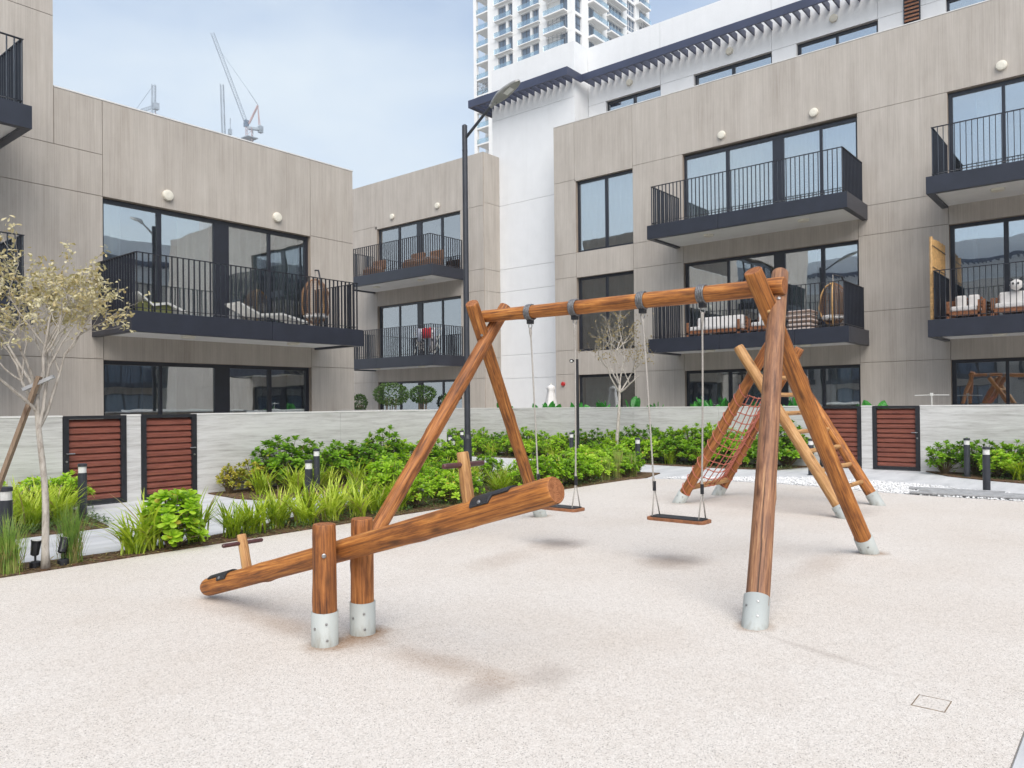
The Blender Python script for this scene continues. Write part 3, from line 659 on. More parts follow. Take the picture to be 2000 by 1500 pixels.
# ------------------------------------------------------------------ blocks across the court (mirrored in the windows)
def opposite(W, u0, u1, loc, label):
    t = thing('apartment_building', label, 'building', loc)
    rr = []; u = u0; ws = []
    while u < u1:
        e = min(u+7.0, u1)
        rr.append((u, u+1.2, 0, 9.15)); rr.append((min(u+6.3, e), e, 0, 9.15)) if e-u > 6.4 else None
        if e-u > 6.4:
            for z, h in ((0, 2.5), (3.36, 5.8), (6.68, 9.15)): ws.append((u+1.2, u+6.3, z, h))
            rr += [(u+1.2, u+6.3, 2.5, 3.36), (u+1.2, u+6.3, 5.8, 6.68)]
        u = e
    rr.append((u0, u1, 9.15, 11.1))
    panels(W, t, rr)
    for i, (a, c, z, h) in enumerate(ws):
        b = MB(); fbox(b, W, a, c, -0.2, -0.12, z, h); f = b.build('window', FRAME, t)
        for s in range(4):
            b = MB(); fbox(b, W, a+0.08+s*1.25, a+1.2+s*1.25, -0.119, -0.112, z+0.08, h-0.09); b.build('pane', TGLASS, f)
        if z > 1: balcony(W, t, a-0.25, c+0.25, z-0.38, 1.8)
    b = MB(); fbox(b, W, u0, u1, -8, -1.8, 9.15, 14.5); b.build('penthouse', WHITE, t)
    b = MB(); fbox(b, W, u0, u1, -0.5, -0.44, 12.65, 12.9); pg = b.build('pergola', NAVY_SKY, t)
    b = MB(); u = u0
    while u < u1: fbox(b, W, u-0.02, u+0.02, -1.79, -0.5, 12.66, 12.89); u += 0.35
    b.build('pergola_blades', NAVY_SKY, pg)
    return t
opposite(W_Rm(-27.0), -20, 50, (-27, 0, 0), 'apartment block standing across the court, mirrored in the windows opposite')
opposite(W_Lm(-25.0), -6, 64, (0, -25, 0), 'apartment block at the near end of the court, mirrored in the gable windows')

# ------------------------------------------------------------------ stone garden walls and slatted gates
def gwall(W, loc, label, segs, thick=0.2, step=2.45):
    t = thing('garden_wall', label, 'wall', loc)
    for (a, c) in segs:
        b = MB(); fbox(b, W, a+0.001, c-0.001, -thick, -0.014, 0, 1.37); b.build('wall_core', REVEAL, t)
        n = max(1, round((c-a)/step)); st = (c-a)/n
        for i in range(n):
            b = MB(); fbox(b, W, a+i*st+0.0025, a+(i+1)*st-0.0025, -0.013, 0.0, 0.0, 1.372); b.build('stone_slab', TRAV, t)
        b = MB(); fbox(b, W, a, c, -thick-0.01, 0.008, 1.374, 1.40); b.build('coping', COPE, t)
    return t
gwall(W_L(12.6), (6, 12.6, 0), 'veined grey stone garden wall behind the seesaw, with two gates set in it', [(-6, 4.64), (5.58, 5.81), (6.76, 12.87)])
gwall(W_R(18.05), (18.05, 6, 0), 'veined grey stone garden wall running behind the swing and climbing frame', [(-8, 3.73), (4.67, 4.90), (5.80, 18.0)])
b = MB(); b.box(12.66, 12.87, 12.82, 16.5, 0, 1.40); o = b.build('garden_wall', TRAV, org=(12.8, 14, 0)); setp(o, 'return of the stone wall running back to the gabled block', 'wall')
def gate(W, a, c, loc, label, tilt, handle):
    t = thing('slatted_gate', label, 'gate', loc, 'slatted garden gates')
    b = MB(); z0, z1 = 0.02, 1.39
    fbox(b, W, a+0.004, a+0.085, -0.12, 0.01, z0, z1); fbox(b, W, c-0.085, c-0.004, -0.12, 0.01, z0, z1)
    fbox(b, W, a+0.085, c-0.085, -0.11, 0.0, z1-0.05, z1); fbox(b, W, a+0.085, c-0.085, -0.11, 0.0, z0, z0+0.06)
    fr = b.build('gate_frame', BLACKM, t)
    fbox(MB(), W, 0, 1, 0, 1, 0, 1)
    N = 12; za, zb = z0+0.07, z1-0.06; st = (zb-za)/N
    for i in range(N):
        z = za+(i+0.5)*st; b = MB(); k = []
        hh = st*0.56; dn = 0.028; 
        prof = [(dn*tilt*-1-0.055, z+hh), (dn*tilt*-1-0.067, z+hh-0.004), (-0.055+dn*tilt-0.012, z-hh), (-0.055+dn*tilt, z-hh+0.004), (-0.030, z)]
        for u in (a+0.087, c-0.087):
            k.append(len(b.v)); b.v += [W(u, n, zz) for n, zz in prof]
        m = len(prof)
        for j in range(m): b.face(k[0]+j, k[0]+(j+1) % m, k[1]+(j+1) % m, k[1]+j)
        b.face(*[k[0]+j for j in range(m)]); b.face(*[k[1]+j for j in range(m)][::-1])
        b.build('slat', SLATM, t)
    hu = c-0.05 if handle > 0 else a+0.05
    b = MB(); p = Vector(W(hu, 0.01, 0.82)); n = Vector(W(hu, 1.01, 0.82))-p; uu = (Vector(W(hu+1, 0.01, 0.82))-p)*(-1 if handle > 0 else 1)
    b.tube([p, p+n*0.05], 0.012, 8); b.tube([p+n*0.05, p+n*0.05+uu*0.10], 0.009, 8); b.tube([p-V(0, 0, 0.12), p-V(0, 0, 0.12)+n*0.012], 0.016, 10)
    b.build('handle', STEEL, t)
    return t
gate(W_L(12.6), 4.64, 5.58, (5.1, 12.6, 0), 'red-brown slatted gate standing partly behind the small bollard and pale tree trunk', 1, -1)
gate(W_L(12.6), 5.81, 6.76, (6.3, 12.6, 0), 'red-brown slatted gate directly behind the bright round shrub and strap-leaf clump', 1, 1)
gate(W_R(18.05), 3.73, 4.67, (18.05, 4.2, 0), 'red-brown slatted gate in full view to the side of the climbing frame', 1, -1)
gate(W_R(18.05), 4.90, 5.80, (18.05, 5.35, 0), 'red-brown slatted gate half hidden behind the climbing frame ladder', 1, 1)

# ------------------------------------------------------------------ logs
def logmesh(Ln, r0, r1, seed, mats, dome0=False, dome1=False, rings=None, bend=0.006):
    rg = random.Random(seed); n = 28; N = rings or max(6, int(Ln/0.07)); b = MB()
    ph = [rg.uniform(0, 6.28) for _ in range(6)]
    knots = [(rg.uniform(0.1, 0.9)*Ln, rg.uniform(0, 6.28), rg.uniform(0.004, 0.010)) for _ in range(max(2, int(Ln*2.2)))]
    zs = []
    if dome0: zs += [(0.0, 0.35), (0.012, 0.66), (0.035, 0.90)]
    else: zs += [(0.0, 0.90), (0.008, 0.97)]
    for i in range(N+1): zs.append((0.06+(Ln-0.12)*i/N, 1.0)) if Ln > 0.2 else zs.append((0.02+(Ln-0.04)*i/N, 1.0))
    if dome1: zs += [(Ln-0.035, 0.90), (Ln-0.012, 0.66), (Ln, 0.35)]
    else: zs += [(Ln-0.008, 0.97), (Ln, 0.90)]
    for z, k in zs:
        f = z/Ln; r = (r0+(r1-r0)*f)*k
        cx = bend*math.sin(f*PI*1.3+ph[0]); cy = bend*math.sin(f*PI*1.1+ph[1])
        for j in range(n):
            t = 2*PI*j/n
            rr = r*(1+0.018*math.sin(2*t+ph[2]+f*3)+0.012*math.sin(3*t+ph[3]-f*5)+0.008*math.sin(7*t+ph[4]+f*2))
            for kz, ka, kh in knots:
                da = (t-ka+PI) % (2*PI)-PI; dd = (da*r/0.035)**2+((z-kz)/0.05)**2
                if dd < 6: rr += kh*math.exp(-dd)
            b.v.append((cx+rr*math.cos(t), cy+rr*math.sin(t), z))
    M_ = len(zs)
    for i in range(M_-1):
        for j in range(n): b.face(i*n+j, i*n+(j+1) % n, (i+1)*n+(j+1) % n, (i+1)*n+j)
    nf = len(b.f)
    b.mat(1); b.face(*[j for j in range(n)][::-1]); b.face(*[(M_-1)*n+j for j in range(n)])
    me = b.mesh('log', mats); me.polygons.foreach_set('use_smooth', [True]*nf+[False]*2); me.update()
    return me
def log(parent, name, p0, p1, r0, r1, mat, seed, dome0=False, dome1=False, bend=0.006, endmat=None):
    p0, p1 = Vector(p0), Vector(p1); d = p1-p0
    q = Vector((0, 0, 1)).rotation_difference(d.normalized()) @ Quaternion((0, 0, 1), seed*1.7)
    o = link(name, logmesh(d.length, r0, r1, seed, [mat, endmat or LOGEND], dome0, dome1, bend=bend), parent, p0-ORG[parent.name], q)
    return o
def sleeve(parent, p0, p1, r, Ln=0.22, name='foot_sleeve'):
    p0, p1 = Vector(p0), Vector(p1); d = (p1-p0).normalized()
    s0 = p0-d*0.12
    b = MB(); b.tube([s0, p0+d*Ln, p0+d*(Ln+0.001), p0+d*(Ln-0.02)], [r, r*1.01, r*0.93, r*0.9], 28, cap=False)
    o = b.build(name, PVC, parent, smooth=True)
    b = MB(); a = d.orthogonal().normalized(); e = d.cross(a)
    toc = (Vector((0, 0, 1.5))-p0); toc -= d*toc.dot(d); toc.normalize()
    for h, sh in ((0.06, 0.15), (0.16, 0.1), (0.13, -0.8)):
        v = (Matrix.Rotation(sh, 3, d) @ toc); c = p0+d*h+v*r*1.005; b.tube([c-v*0.003, c+v*0.004, c+v*0.005], [0.008, 0.008, 0.004], 10)
    b.build('screw', STEEL, parent)
    return o

# swing
t = thing('log_swing_set', 'timber log swing frame with crossed legs and a long top beam', 'swing frame', (6.5, 4.1, 0.014)); SW = t
legs = [((4.96, 2.03, 0), (6.72, 2.475, 2.635), WOOD_W, 0.078, 0.073), ((8.05, 2.12, 0), (6.26, 2.545, 2.60), WOOD_O, 0.078, 0.076),
        ((8.14, 6.24, 0), (6.22, 5.70, 2.615), WOOD_O, 0.078, 0.074), ((5.05, 6.15, 0), (6.76, 5.66, 2.62), WOOD_R, 0.082, 0.072)]
for i, (a, c, mt, r0, r1) in enumerate(legs):
    a, c = Vector(a), Vector(c); d = (c-a).normalized()
    log(t, 'leg', a+d*0.10, c, r0, r1, mt, 3+i*7); sleeve(t, a, c, r0+0.008)
    if i in (0, 1, 2): 
        b = MB(); p = a.lerp(c, 0.885); v = (Vector((0, 0, 1.5))-p); v -= d*v.dot(d); v.normalize(); p = p+v*r1*0.98
        b.tube([p, p+v*0.012, p+v*0.016], [0.016, 0.016, 0.008], 10); b.build('bolt', BAMBOO if i == 1 else STEEL, t)
BZ = 2.485
beam0, beam1 = Vector((6.50, 2.36, BZ)), Vector((6.50, 5.80, BZ+0.005))
log(t, 'top_beam', beam0, beam1, 0.076, 0.069, WOOD_O, 61, bend=0.004)
def swing(label, ys, sy, grp):
    s = thing('swing', label, 'swing', (6.5, (sy[0]+sy[1])/2, 0.43), grp)
    for k in (0, 1):
        y = ys[k]; ye = sy[k]+(0.06 if k == 0 else -0.06)
        b = MB()
        for dy in (-0.028, -0.009, 0.009, 0.028):
            b.tube([(6.5+0.079*math.cos(a), y+dy, BZ+0.079*math.sin(a)) for a in [2*PI*i/24 for i in range(24)]], 0.0105, 6, close=True)
        b.build('beam_strap', STRAP, s, smooth=True)
        b = MB(); b.box(6.47, 6.53, y-0.03, y+0.03, BZ-0.125, BZ-0.075); b.build('bracket', BLACKM, s, bevel=0.006)
        b = MB(); b.tube([(6.5, y+0.022*math.cos(a), BZ-0.145+0.028*math.sin(a)) for a in [2*PI*i/14 for i in range(14)]], 0.006, 6, close=True)
        b.build('shackle', STEEL, s, smooth=True)
        top = V(6.5, y, BZ-0.165); spl = V(6.5, ye+(y-ye)*0.12, 0.70)
        b = MB(); N = 30; pts = []
        for i in range(N+1):
            f = i/N; p = top.lerp(spl, f); p.x += 0.004*math.sin(f*9+k); p.y += 0.004*math.sin(f*7+1+k); pts.append(p)
        b.tube(pts, [0.016 if i < 2 else (0.0085 if i < N-1 else 0.014) for i in range(N+1)], 7)
        for dx in (-0.075, 0.075): b.tube([spl, spl.lerp(V(6.5+dx, ye, 0.43), 0.5)+V(0, 0, 0.004), V(6.5+dx, ye, 0.425)], 0.0065, 6)
        b.build('rope', ROPEG, s, smooth=True)
        b = MB(); b.tube([spl-V(0, 0, 0.03), spl+V(0, 0, 0.06)], 0.017, 8); b.build('rope_clamp', BLACKM, s)
    def slab(r, hx, hy, z0, z1):
        b = MB(); pts = []; cy = (sy[0]+sy[1])/2
        for (sx, sgn, a0) in ((1, 1, 0), (-1, 1, PI/2), (-1, -1, PI), (1, -1, 1.5*PI)):
            for i in range(6):
                a = a0+PI/2*i/5; pts.append((6.5+sx*(hx-r)+r*math.cos(a), cy+sgn*(hy-r)+r*math.sin(a)))
        b.poly(pts, z0, z1); return b
    hy = abs(sy[1]-sy[0])/2
    b = slab(0.05, 0.105, hy, 0.402, 0.432); b.face(*range(24)[::-1]); b.build('seat', TEAK, s, bevel=0.005)
    b = slab(0.045, 0.09, hy-0.03, 0.4325, 0.440); b.build('seat_pad', RUBBER, s)
swing('rope swing with flat black-topped seat in full view under the middle of the beam', (3.11, 3.73), (3.08, 3.67), 'swings hanging from the log beam')
swing('rope swing whose seat shows just past the raised end of the seesaw', (4.52, 5.10), (4.47, 5.06), 'swings hanging from the log beam')

# seesaw
t = thing('seesaw', 'wooden log seesaw tilted between two short posts', 'seesaw', (3.12, 3.99, 0.014))
for x, sd_ in ((2.97, 71), (3.27, 77)):
    y = 3.985; log(t, 'post', (x, y, 0.10), (x, y, 0.765), 0.075, 0.074, WOOD_R, sd_, bend=0.002, endmat=None)
    sleeve(t, (x, y, 0), (x, y, 1), 0.083, 0.22)
    b = MB(); p = V(x-0.046, y-0.058, 0.58); v = V(-0.62, -0.78, 0).normalized(); b.tube([p, p+v*0.012, p+v*0.015], [0.014, 0.014, 0.008], 10); b.build('bolt', STEEL, t)
lo_, hi_ = Vector((3.12, 5.70, 0.088)), Vector((3.12, 2.29, 1.072))
log(t, 'seesaw_log', lo_, hi_, 0.070, 0.072, WOOD_O, 83, dome0=True, bend=0.004)
ax = (hi_-lo_).normalized(); nrm = Vector((1, 0, 0)).cross(ax); nrm = nrm if nrm.z > 0 else -nrm
for nm, yy in (('high', 2.68), ('low', 5.42)):
    f = (yy-lo_.y)/(hi_.y-lo_.y); c = lo_.lerp(hi_, f)
    b = MB(); L2 = 0.135 if nm == 'high' else 0.14; NA, NZ = 14, 12
    for shell, rr in ((0, 0.0735), (1, 0.0835)):
        for i in range(NZ+1):
            s = -1+2*i/NZ
            drop = 1.25 if (s < 0.1 if nm == 'high' else s > 0.0) else 0.75
            for j in range(NA+1):
                a = drop*(-1+2*j/NA); b.v.append(tuple(c+ax*L2*s+(nrm*math.cos(a)+Vector((1, 0, 0))*math.sin(a))*rr))
    S = (NZ+1)*(NA+1)
    for i in range(NZ):
        for j in range(NA):
            q = i*(NA+1)+j; b.face(S+q, S+q+1, S+q+NA+2, S+q+NA+1); b.face(q, q+NA+1, q+NA+2, q+1)
    for i in range(NZ):
        for j in (0, NA): q = i*(NA+1)+j; b.face(q, q+NA+1, S+q+NA+1, S+q)
    for j in range(NA):
        for i in (0, NZ): q = i*(NA+1)+j; b.face(q, q+1, S+q+1, S+q)
    sp = b.build('seat_pad', RUBBER, t)
    b = MB()
    for sgn in (-1, 1):
        s = -0.45 if nm == 'high' else 0.45
        v = (nrm*math.cos(1.05)+Vector((1, 0, 0))*math.sin(1.05)*sgn); p = c+ax*L2*s+v*0.083; b.tube([p, p+v*0.006, p+v*0.009], [0.012, 0.012, 0.006], 10)
    b.build('bolt', STEEL, sp)
    yh = 2.90 if nm == 'high' else 5.12
    f = (yh-lo_.y)/(hi_.y-lo_.y); c = lo_.lerp(hi_, f); tip = V(3.12, 2.938, 1.238) if nm == 'high' else V(3.12, 5.18, 0.56)
    if nm == 'low': c = V(3.12, 5.09, c.z)
    else: c = V(3.12, 2.875, c.z)
    log(t, 'handle_post', c, tip, 0.035, 0.034, WOOD_Y, 90 if nm == 'high' else 91, bend=0.002)
    hb = c.lerp(tip, 0.80); hh = 0.165; tw = V(0.985, 0.0, 0.0)
    b = MB(); b.tube([hb-tw*hh, hb-tw*(hh-0.008), hb+tw*(hh-0.008), hb+tw*hh], [0.011, 0.0155, 0.0155, 0.011], 14); b.build('hand_bar', HANDLE, t, smooth=False)

# climbing frame
t = thing('climbing_frame', 'log climbing frame with a coral rope net and a rung ladder', 'climbing frame', (11, 4.2, 0.014))
La = [((10.43, 5.42, 0), (10.43, 4.0, 2.29)), ((11.66, 5.37, 0), (11.66, 4.02, 2.30)), ((10.24, 2.97, 0), (10.24, 4.37, 2.27)), ((11.80, 2.98, 0), (11.80, 4.36, 2.25))]
mats_ = [WOOD_R, WOOD_R, WOOD_Y, WOOD_O]
for i, (a, c) in enumerate(La):
    a, c = Vector(a), Vector(c); d = (c-a).normalized()
    log(t, 'leg', a+d*0.1, c, 0.078, 0.070, mats_[i], 101+i*3); sleeve(t, a, c, 0.086, 0.20)
def on(i, z): a, c = La[i]; return Vector(a).lerp(Vector(c), z/c[2])
for k, z in enumerate((0.34, 0.59, 0.84, 1.09, 1.34, 1.60, 1.85)):
    p, q = on(2, z), on(3, z); q = q+V(-0.02, 0, 0); log(t, 'rung', p+V(0.03, 0, 0), q, 0.030, 0.030, WOOD_Y, 120+k, bend=0.002)
log(t, 'net_bar', on(0, 0.25)+V(-0.03, -0.03, 0), on(1, 0.27)+V(0.06, -0.03, 0.0), 0.042, 0.045, WOOD_Y, 140, bend=0.004)
# rope net
NR, NC = 11, 7
def netp(i, j):
    z = 0.30+(1.62-0.30)*i/NR; A = on(0, z)+V(0.10, 0, 0); B = on(1, z)+V(-0.10, 0, 0)
    f = j/NC; sag = 0.10*math.sin(PI*f)*(0.35+0.65*math.sin(PI*min(1, (i+0.6)/NR)))
    p = A.lerp(B, f); return p+V(0, -0.85*sag, -0.52*sag-0.05*math.sin(PI*f))
b = MB(); rg = random.Random(3)
for i in range(NR+1): b.tube([netp(i, j)+V(0, rg.uniform(-.008, .008), rg.uniform(-.01, .01)) for j in range(NC+1)], 0.0075, 6)
for j in range(NC+1): b.tube([netp(i, j) for i in range(NR+1)], 0.0075, 6)
for i in range(NR+1):
    for j in range(NC+1):
        p = netp(i, j); b.tube([p-V(0.013, 0, 0), p, p+V(0.013, 0, 0)], [0.006, 0.015, 0.006], 6)
b.build('rope_net', ROPER, t, smooth=True)
for li, sx in ((0, 1), (1, -1)):
    a, c = map(Vector, La[li]); d = (c-a).normalized(); b = MB()
    e1 = d.orthogonal().normalized(); e2 = d.cross(e1)
    for i in range(NR+1):
        z = 0.22+(1.66-0.22)*i/NR; p = on(li, z); tilt = V(sx*0.0, 0, 0)
        b.tube([p+(e1*math.cos(q)+e2*math.sin(q))*0.084+d*0.055*math.sin(q+1) for q in [2*PI*k/20 for k in range(20)]], 0.0065, 6, close=True)
        tp = netp(min(i, NR), 0 if li == 0 else NC); b.tube([p+(tp-p).normalized()*0.08, tp], 0.0085, 6)
    b.tube([netp(i, 0 if li == 0 else NC)+V(0, 0, 0) for i in range(NR+1)], 0.010, 6)
    b.build('rope_lashing', ROPER, t, smooth=True)

# ------------------------------------------------------------------ lamp post, camera post, bollards
t = thing('street_lamp', 'tall charcoal street lamp with slanted arm and flat grey head', 'street lamp', (11.12, 10.32, 0))
b = MB(); b.lathe([(0.16, 0.0), (0.16, 0.02), (0.082, 0.021), (0.080, 0.82), (0.060, 0.90), (0.056, 3.0), (0.052, 6.98), (0.03, 7.0)], 24, (11.12, 10.32, 0.02)); b.build('pole', POLE, t, smooth=False)
A0, A1, A2 = V(11.12, 10.30, 6.75), V(11.12, 9.60, 7.235), V(11.12, 8.93, 7.515)
b = MB(); b.tube([A0, A1], [0.030, 0.026], 14); b.tube([V(11.12, 10.32, 6.50)+V(-0.07, 0, 0), V(11.12, 10.32, 6.50)+V(0.07, 0, 0)], 0.014, 8); b.build('arm', POLE, t, smooth=False)
d = (A2-A1).normalized(); sd2 = V(1, 0, 0); nn = sd2.cross(d); nn = nn if nn.z > 0 else -nn
b = MB(); Ln = (A2-A1).length; N = 16; prof = []
for i in range(N+1):
    f = i/N; prof.append((f, 0.040+0.095*min(1, f/0.35)**0.8 if f < 0.35 else 0.135*math.sqrt(max(0.0, 1-((f-0.35)/0.66)**2.6))+0.004))
for f, wd in prof:
    p = A1+d*Ln*f; h = 0.045*math.sin(PI*min(1, 0.15+f*0.85))+0.012
    for s, hz in ((-1, 0), (-0.86, h*0.8), (-0.4, h), (0.4, h), (0.86, h*0.8), (1, 0), (0.9, -0.022), (-0.9, -0.022)): b.v.append(tuple(p+sd2*wd*s+nn*hz))
for i in range(N):
    for k in range(8): b.face(i*8+k, i*8+(k+1) % 8, i*8+8+(k+1) % 8, i*8+8+k)
b.face(*range(8)[::-1]); b.face(*range(N*8, N*8+8)); hd = b.build('lamp_head', LAMPGREY, t)
b = MB(); c = A1+d*Ln*0.60-nn*0.026
b.bar(c-d*0.09, c+d*0.09, 0.12, 0.008, nn); b.build('lens', LED, hd)
b = MB(); c = A1-nn*0.01; b.tube([c-d*0.05, c+d*0.10], 0.04, 12); b.build('knuckle', LAMPGREY, hd)

t = thing('camera_post', 'slim black post with a small camera on top in front of the stone wall', 'post', (16.55, 11.45, 0))
b = MB(); b.lathe([(0.045, 0), (0.040, 0.9), (0.036, 2.66)], 14, (16.55, 11.45, 0.0)); b.build('pole', BLACKM, t)
b = MB(); b.tube([(16.55, 11.45, 2.62), (16.45, 11.54, 2.62)], 0.02, 10); b.lathe([(0.01, -0.045), (0.05, -0.02), (0.055, 0.03), (0.03, 0.05)], 14, (16.44, 11.55, 2.61)); b.build('camera_housing', BLACKM, t)
b = MB(); b.lathe([(0.006, -0.03), (0.03, -0.012), (0.034, 0.012), (0.006, 0.03)], 12, (16.405, 11.53, 2.605)); b.build('camera_dome', LED, t)

def bollard(loc, label):
    t = thing('bollard_light', label, 'bollard', loc, 'bollard lights along the paths'); x, y, z = loc
    b = MB(); b.lathe([(0.055, 0), (0.055, 0.615)], 20, (x, y, z)); b.build('body', POLE, t)
    b = MB(); b.lathe([(0.050, 0.615), (0.050, 0.70)], 20, (x, y, z)); b.build('lens', LED, t)
    b = MB(); b.lathe([(0.057, 0.70), (0.057, 0.735), (0.045, 0.742)], 20, (x, y, z)); b.build('cap', POLE, t)
    b = MB(); b.lathe([(0.078, 0.0), (0.078, 0.008)], 20, (x, y, z)); b.build('base_plate', POLE, t)
for loc, lab in [((2.60, 8.42, 0.02), 'bollard light in the corner of the bed left of the pale tree trunk'), ((4.33, 11.1, 0.02), 'bollard light in front of the slatted gate beside the pale trunk'),
    ((8.2, 11.2, 0.02), 'farther of two overlapping bollard lights behind the seesaw posts'), ((6.6, 9.2, 0.0), 'nearer of two overlapping bollard lights behind the seesaw posts'),
    ((12.5, 12.05, 0.0), 'bollard light just left of the lamp post, in front of two smaller ones'), ((14.0, 13.6, 0.0), 'half hidden bollard light farther back left of the lamp post'), ((16.25, 15.3, 0.02), 'small distant bollard light closest to the lamp post'),
    ((16.3, 11.48, 0.02), 'bollard light beside the slim camera post'), ((14.45, 8.45, 0.02), 'bollard light in the shrubs beside the sparse young tree'), ((17.3, 6.9, 0.02), 'bollard light glimpsed between the net and the thick swing leg'),
    ((16.0, 5.32, 0.0), 'bollard light seen through the ladder rungs'), ((17.1, 2.72, 0.02), 'farther bollard light in the bed beyond the slatted gates'), ((14.47, 2.03, 0.0), 'nearer bollard light standing at the path edge by the pebbles')]:
    bollard(loc, lab)

# ------------------------------------------------------------------ plants
def leaf(b, o, d, up, Ln, wd, curl=0.25, fold=0.0):
    d = d.normalized(); s = d.cross(up)
    if s.length < 1e-4: s = d.orthogonal()
    s.normalize(); n = s.cross(d).normalized(); k = len(b.v)
    for f, w_, c in ((0, 0.12, 0), (0.45, 0.75, 0.25), (0.78, 1.0, 0.65), (1.0, 0.45, 1.15)):
        p = o+d*Ln*f-n*(curl*Ln*c*f)
        b.v += [tuple(p-s*wd*w_/2), tuple(p+s*wd*w_/2)]
    for i in range(3): b.face(k+2*i, k+2*i+1, k+2*i+3, k+2*i+2)
def rosette(b, c, axis, rg, n=13, Ln=0.085, wd=0.040):
    axis = axis.normalized(); a = axis.orthogonal().normalized(); e = axis.cross(a); ph = rg.uniform(0, 6.28)
    for i in range(n):
        t = ph+i*2.39996; el = math.radians(72-68*(i/n)**0.8+rg.uniform(-9, 9))
        d = (a*math.cos(t)+e*math.sin(t))*math.cos(el)+axis*math.sin(el)
        leaf(b, c+axis*0.02*(1-i/n), d, axis, Ln*rg.uniform(0.75, 1.15)*(0.7+0.3*i/n), wd*rg.uniform(0.85, 1.1), 0.18)
def shrub_meshes(seed, rad, h, nros, mat, Ln=0.085, wd=0.04, n=13):
    rg = random.Random(seed); b = MB(); st = MB(); k = 0
    for i in range(nros):
        f = (i+0.5)/nros; el = math.asin(f**0.75); t = i*2.39996+rg.uniform(-.3, .3)
        dr = V(math.cos(t)*math.cos(el), math.sin(t)*math.cos(el), math.sin(el)); r = rg.uniform(0.72, 1.08)
        c = V(dr.x*rad*r, dr.y*rad*r, 0.06+h*0.28*rg.uniform(0.2, 1)*(1-dr.z)+dr.z*(h-0.10)*r)
        axis = (dr*0.8+V(rg.uniform(-.3, .3), rg.uniform(-.3, .3), 0.75)); rosette(b, c, axis, rg, n, Ln, wd)
        st.tube([V(dr.x*0.05, dr.y*0.05, 0), c*0.5+V(0, 0, 0.03), c], [0.008, 0.006, 0.004], 4, cap=False)
        for _ in range(5):
            q = c*rg.uniform(0.45, 0.9); leaf(b, q, V(rg.gauss(0, 1), rg.gauss(0, 1), rg.uniform(-.2, .8)), V(0, 0, 1), Ln, wd, 0.2)
    b.m = []
    for q in range(len(b.f)//3): b.m += [1 if rg.random() < 0.035 else 0]*3
    return b.mesh('shrub_foliage', [mat, LF_YEL]), st.mesh('shrub_stem', STEM)
SHR = [shrub_meshes(11+i, 0.42, 0.80, 50, LF_SHRUB, 0.112, 0.05, 14) for i in range(4)]
SHB = [shrub_meshes(31+i, 0.34, 0.62, 44, LF_BRIGHT, 0.10, 0.047) for i in range(3)]
SHY = [shrub_meshes(41+i, 0.26, 0.50, 34, LF_YEL, 0.075, 0.034) for i in range(2)]
BIG = shrub_meshes(55, 0.27, 0.66, 46, LF_BRIGHT, 0.11, 0.062, 11)
def strap_mesh(seed, n, h, spread, wd, mat, seg=6, name='blades'):
    rg = random.Random(seed); b = MB()
    for i in range(n):
        t = rg.uniform(0, 6.28); ln = h*rg.uniform(0.6, 1.15); lean = spread*rg.uniform(0.25, 1.0); o = V(rg.gauss(0, 0.045), rg.gauss(0, 0.045), 0)
        dr = V(math.cos(t), math.sin(t), 0); sd_ = V(-dr.y, dr.x, 0); k = len(b.v); w_ = wd*rg.uniform(0.7, 1.2); droop = rg.uniform(0.2, 1.0)
        for j in range(seg+1):
            f = j/seg; p = o+dr*ln*lean*(f**1.5)+V(0, 0, ln*(f-0.55*droop*lean*f**2.6))
            ww = w_*(0.55+0.9*f if f < 0.45 else 0.95*(1-((f-0.45)/0.56)**1.6)+0.02)/2
            b.v += [tuple(p-sd_*ww+dr*ww*0.25), tuple(p+sd_*ww+dr*ww*0.25)]
        b.mat(1 if rg.random() < 0.07 else 0)
        for j in range(seg): b.face(k+2*j, k+2*j+1, k+2*j+3, k+2*j+2)
    return b.mesh(name, [mat, LF_STRAW])
STR = [strap_mesh(60+i, 84, 0.52, 1.05, 0.024, LF_STRAP) for i in range(4)]
FIN = [strap_mesh(70+i, 260, 0.56, 0.42, 0.006, LF_GRASS, 5) for i in range(2)]
FINS = strap_mesh(79, 110, 0.30, 0.55, 0.006, LF_STRAW, 4)
UPG = [strap_mesh(75+i, 150, 0.52, 0.24, 0.012, LF_GRASS, 5) for i in range(2)]
prng = random.Random(99)
def plant(name, parts, loc, label, group, sc_=1.0, cat='shrub'):
    t = thing(name, label, cat, loc, group); s = sc_ if isinstance(sc_, tuple) else (sc_*prng.uniform(0.84, 1.2), sc_*prng.uniform(0.84, 1.2), sc_*prng.uniform(0.88, 1.12))
    t.rotation_euler = (0, 0, prng.uniform(0, 6.28)); t.scale = s
    for nm, me in parts: link(nm, me, t)
    return t
def shrub(x, y, h, label, group, fam=None):
    fam = fam or SHR; f, s = prng.choice(fam); hb = {id(SHR): 0.80, id(SHB): 0.62, id(SHY): 0.50}.get(id(fam), 0.8)
    return plant('leafy_shrub', (('foliage', f), ('stem', s)), (x, y, 0.02), label, group, h/hb)
def strap(x, y, s, label, group):
    return plant('strap_leaf_clump', (('blades', prng.choice(STR)),), (x, y, 0.02), label, group, s, 'plant')
G2 = 'shrubs under the stone wall behind the seesaw'
lab2 = 'green spoon-leaf shrub in the row against the stone wall behind the seesaw'
shrub(8.15, 12.1, 1.02, 'tallest spoon-leaf shrub, at the start of the row against the wall behind the seesaw', G2)
ORD = ['first', 'second', 'third', 'fourth', 'fifth', 'sixth', 'seventh', 'eighth', 'ninth', 'tenth', 'eleventh', 'twelfth', 'thirteenth', 'fourteenth']
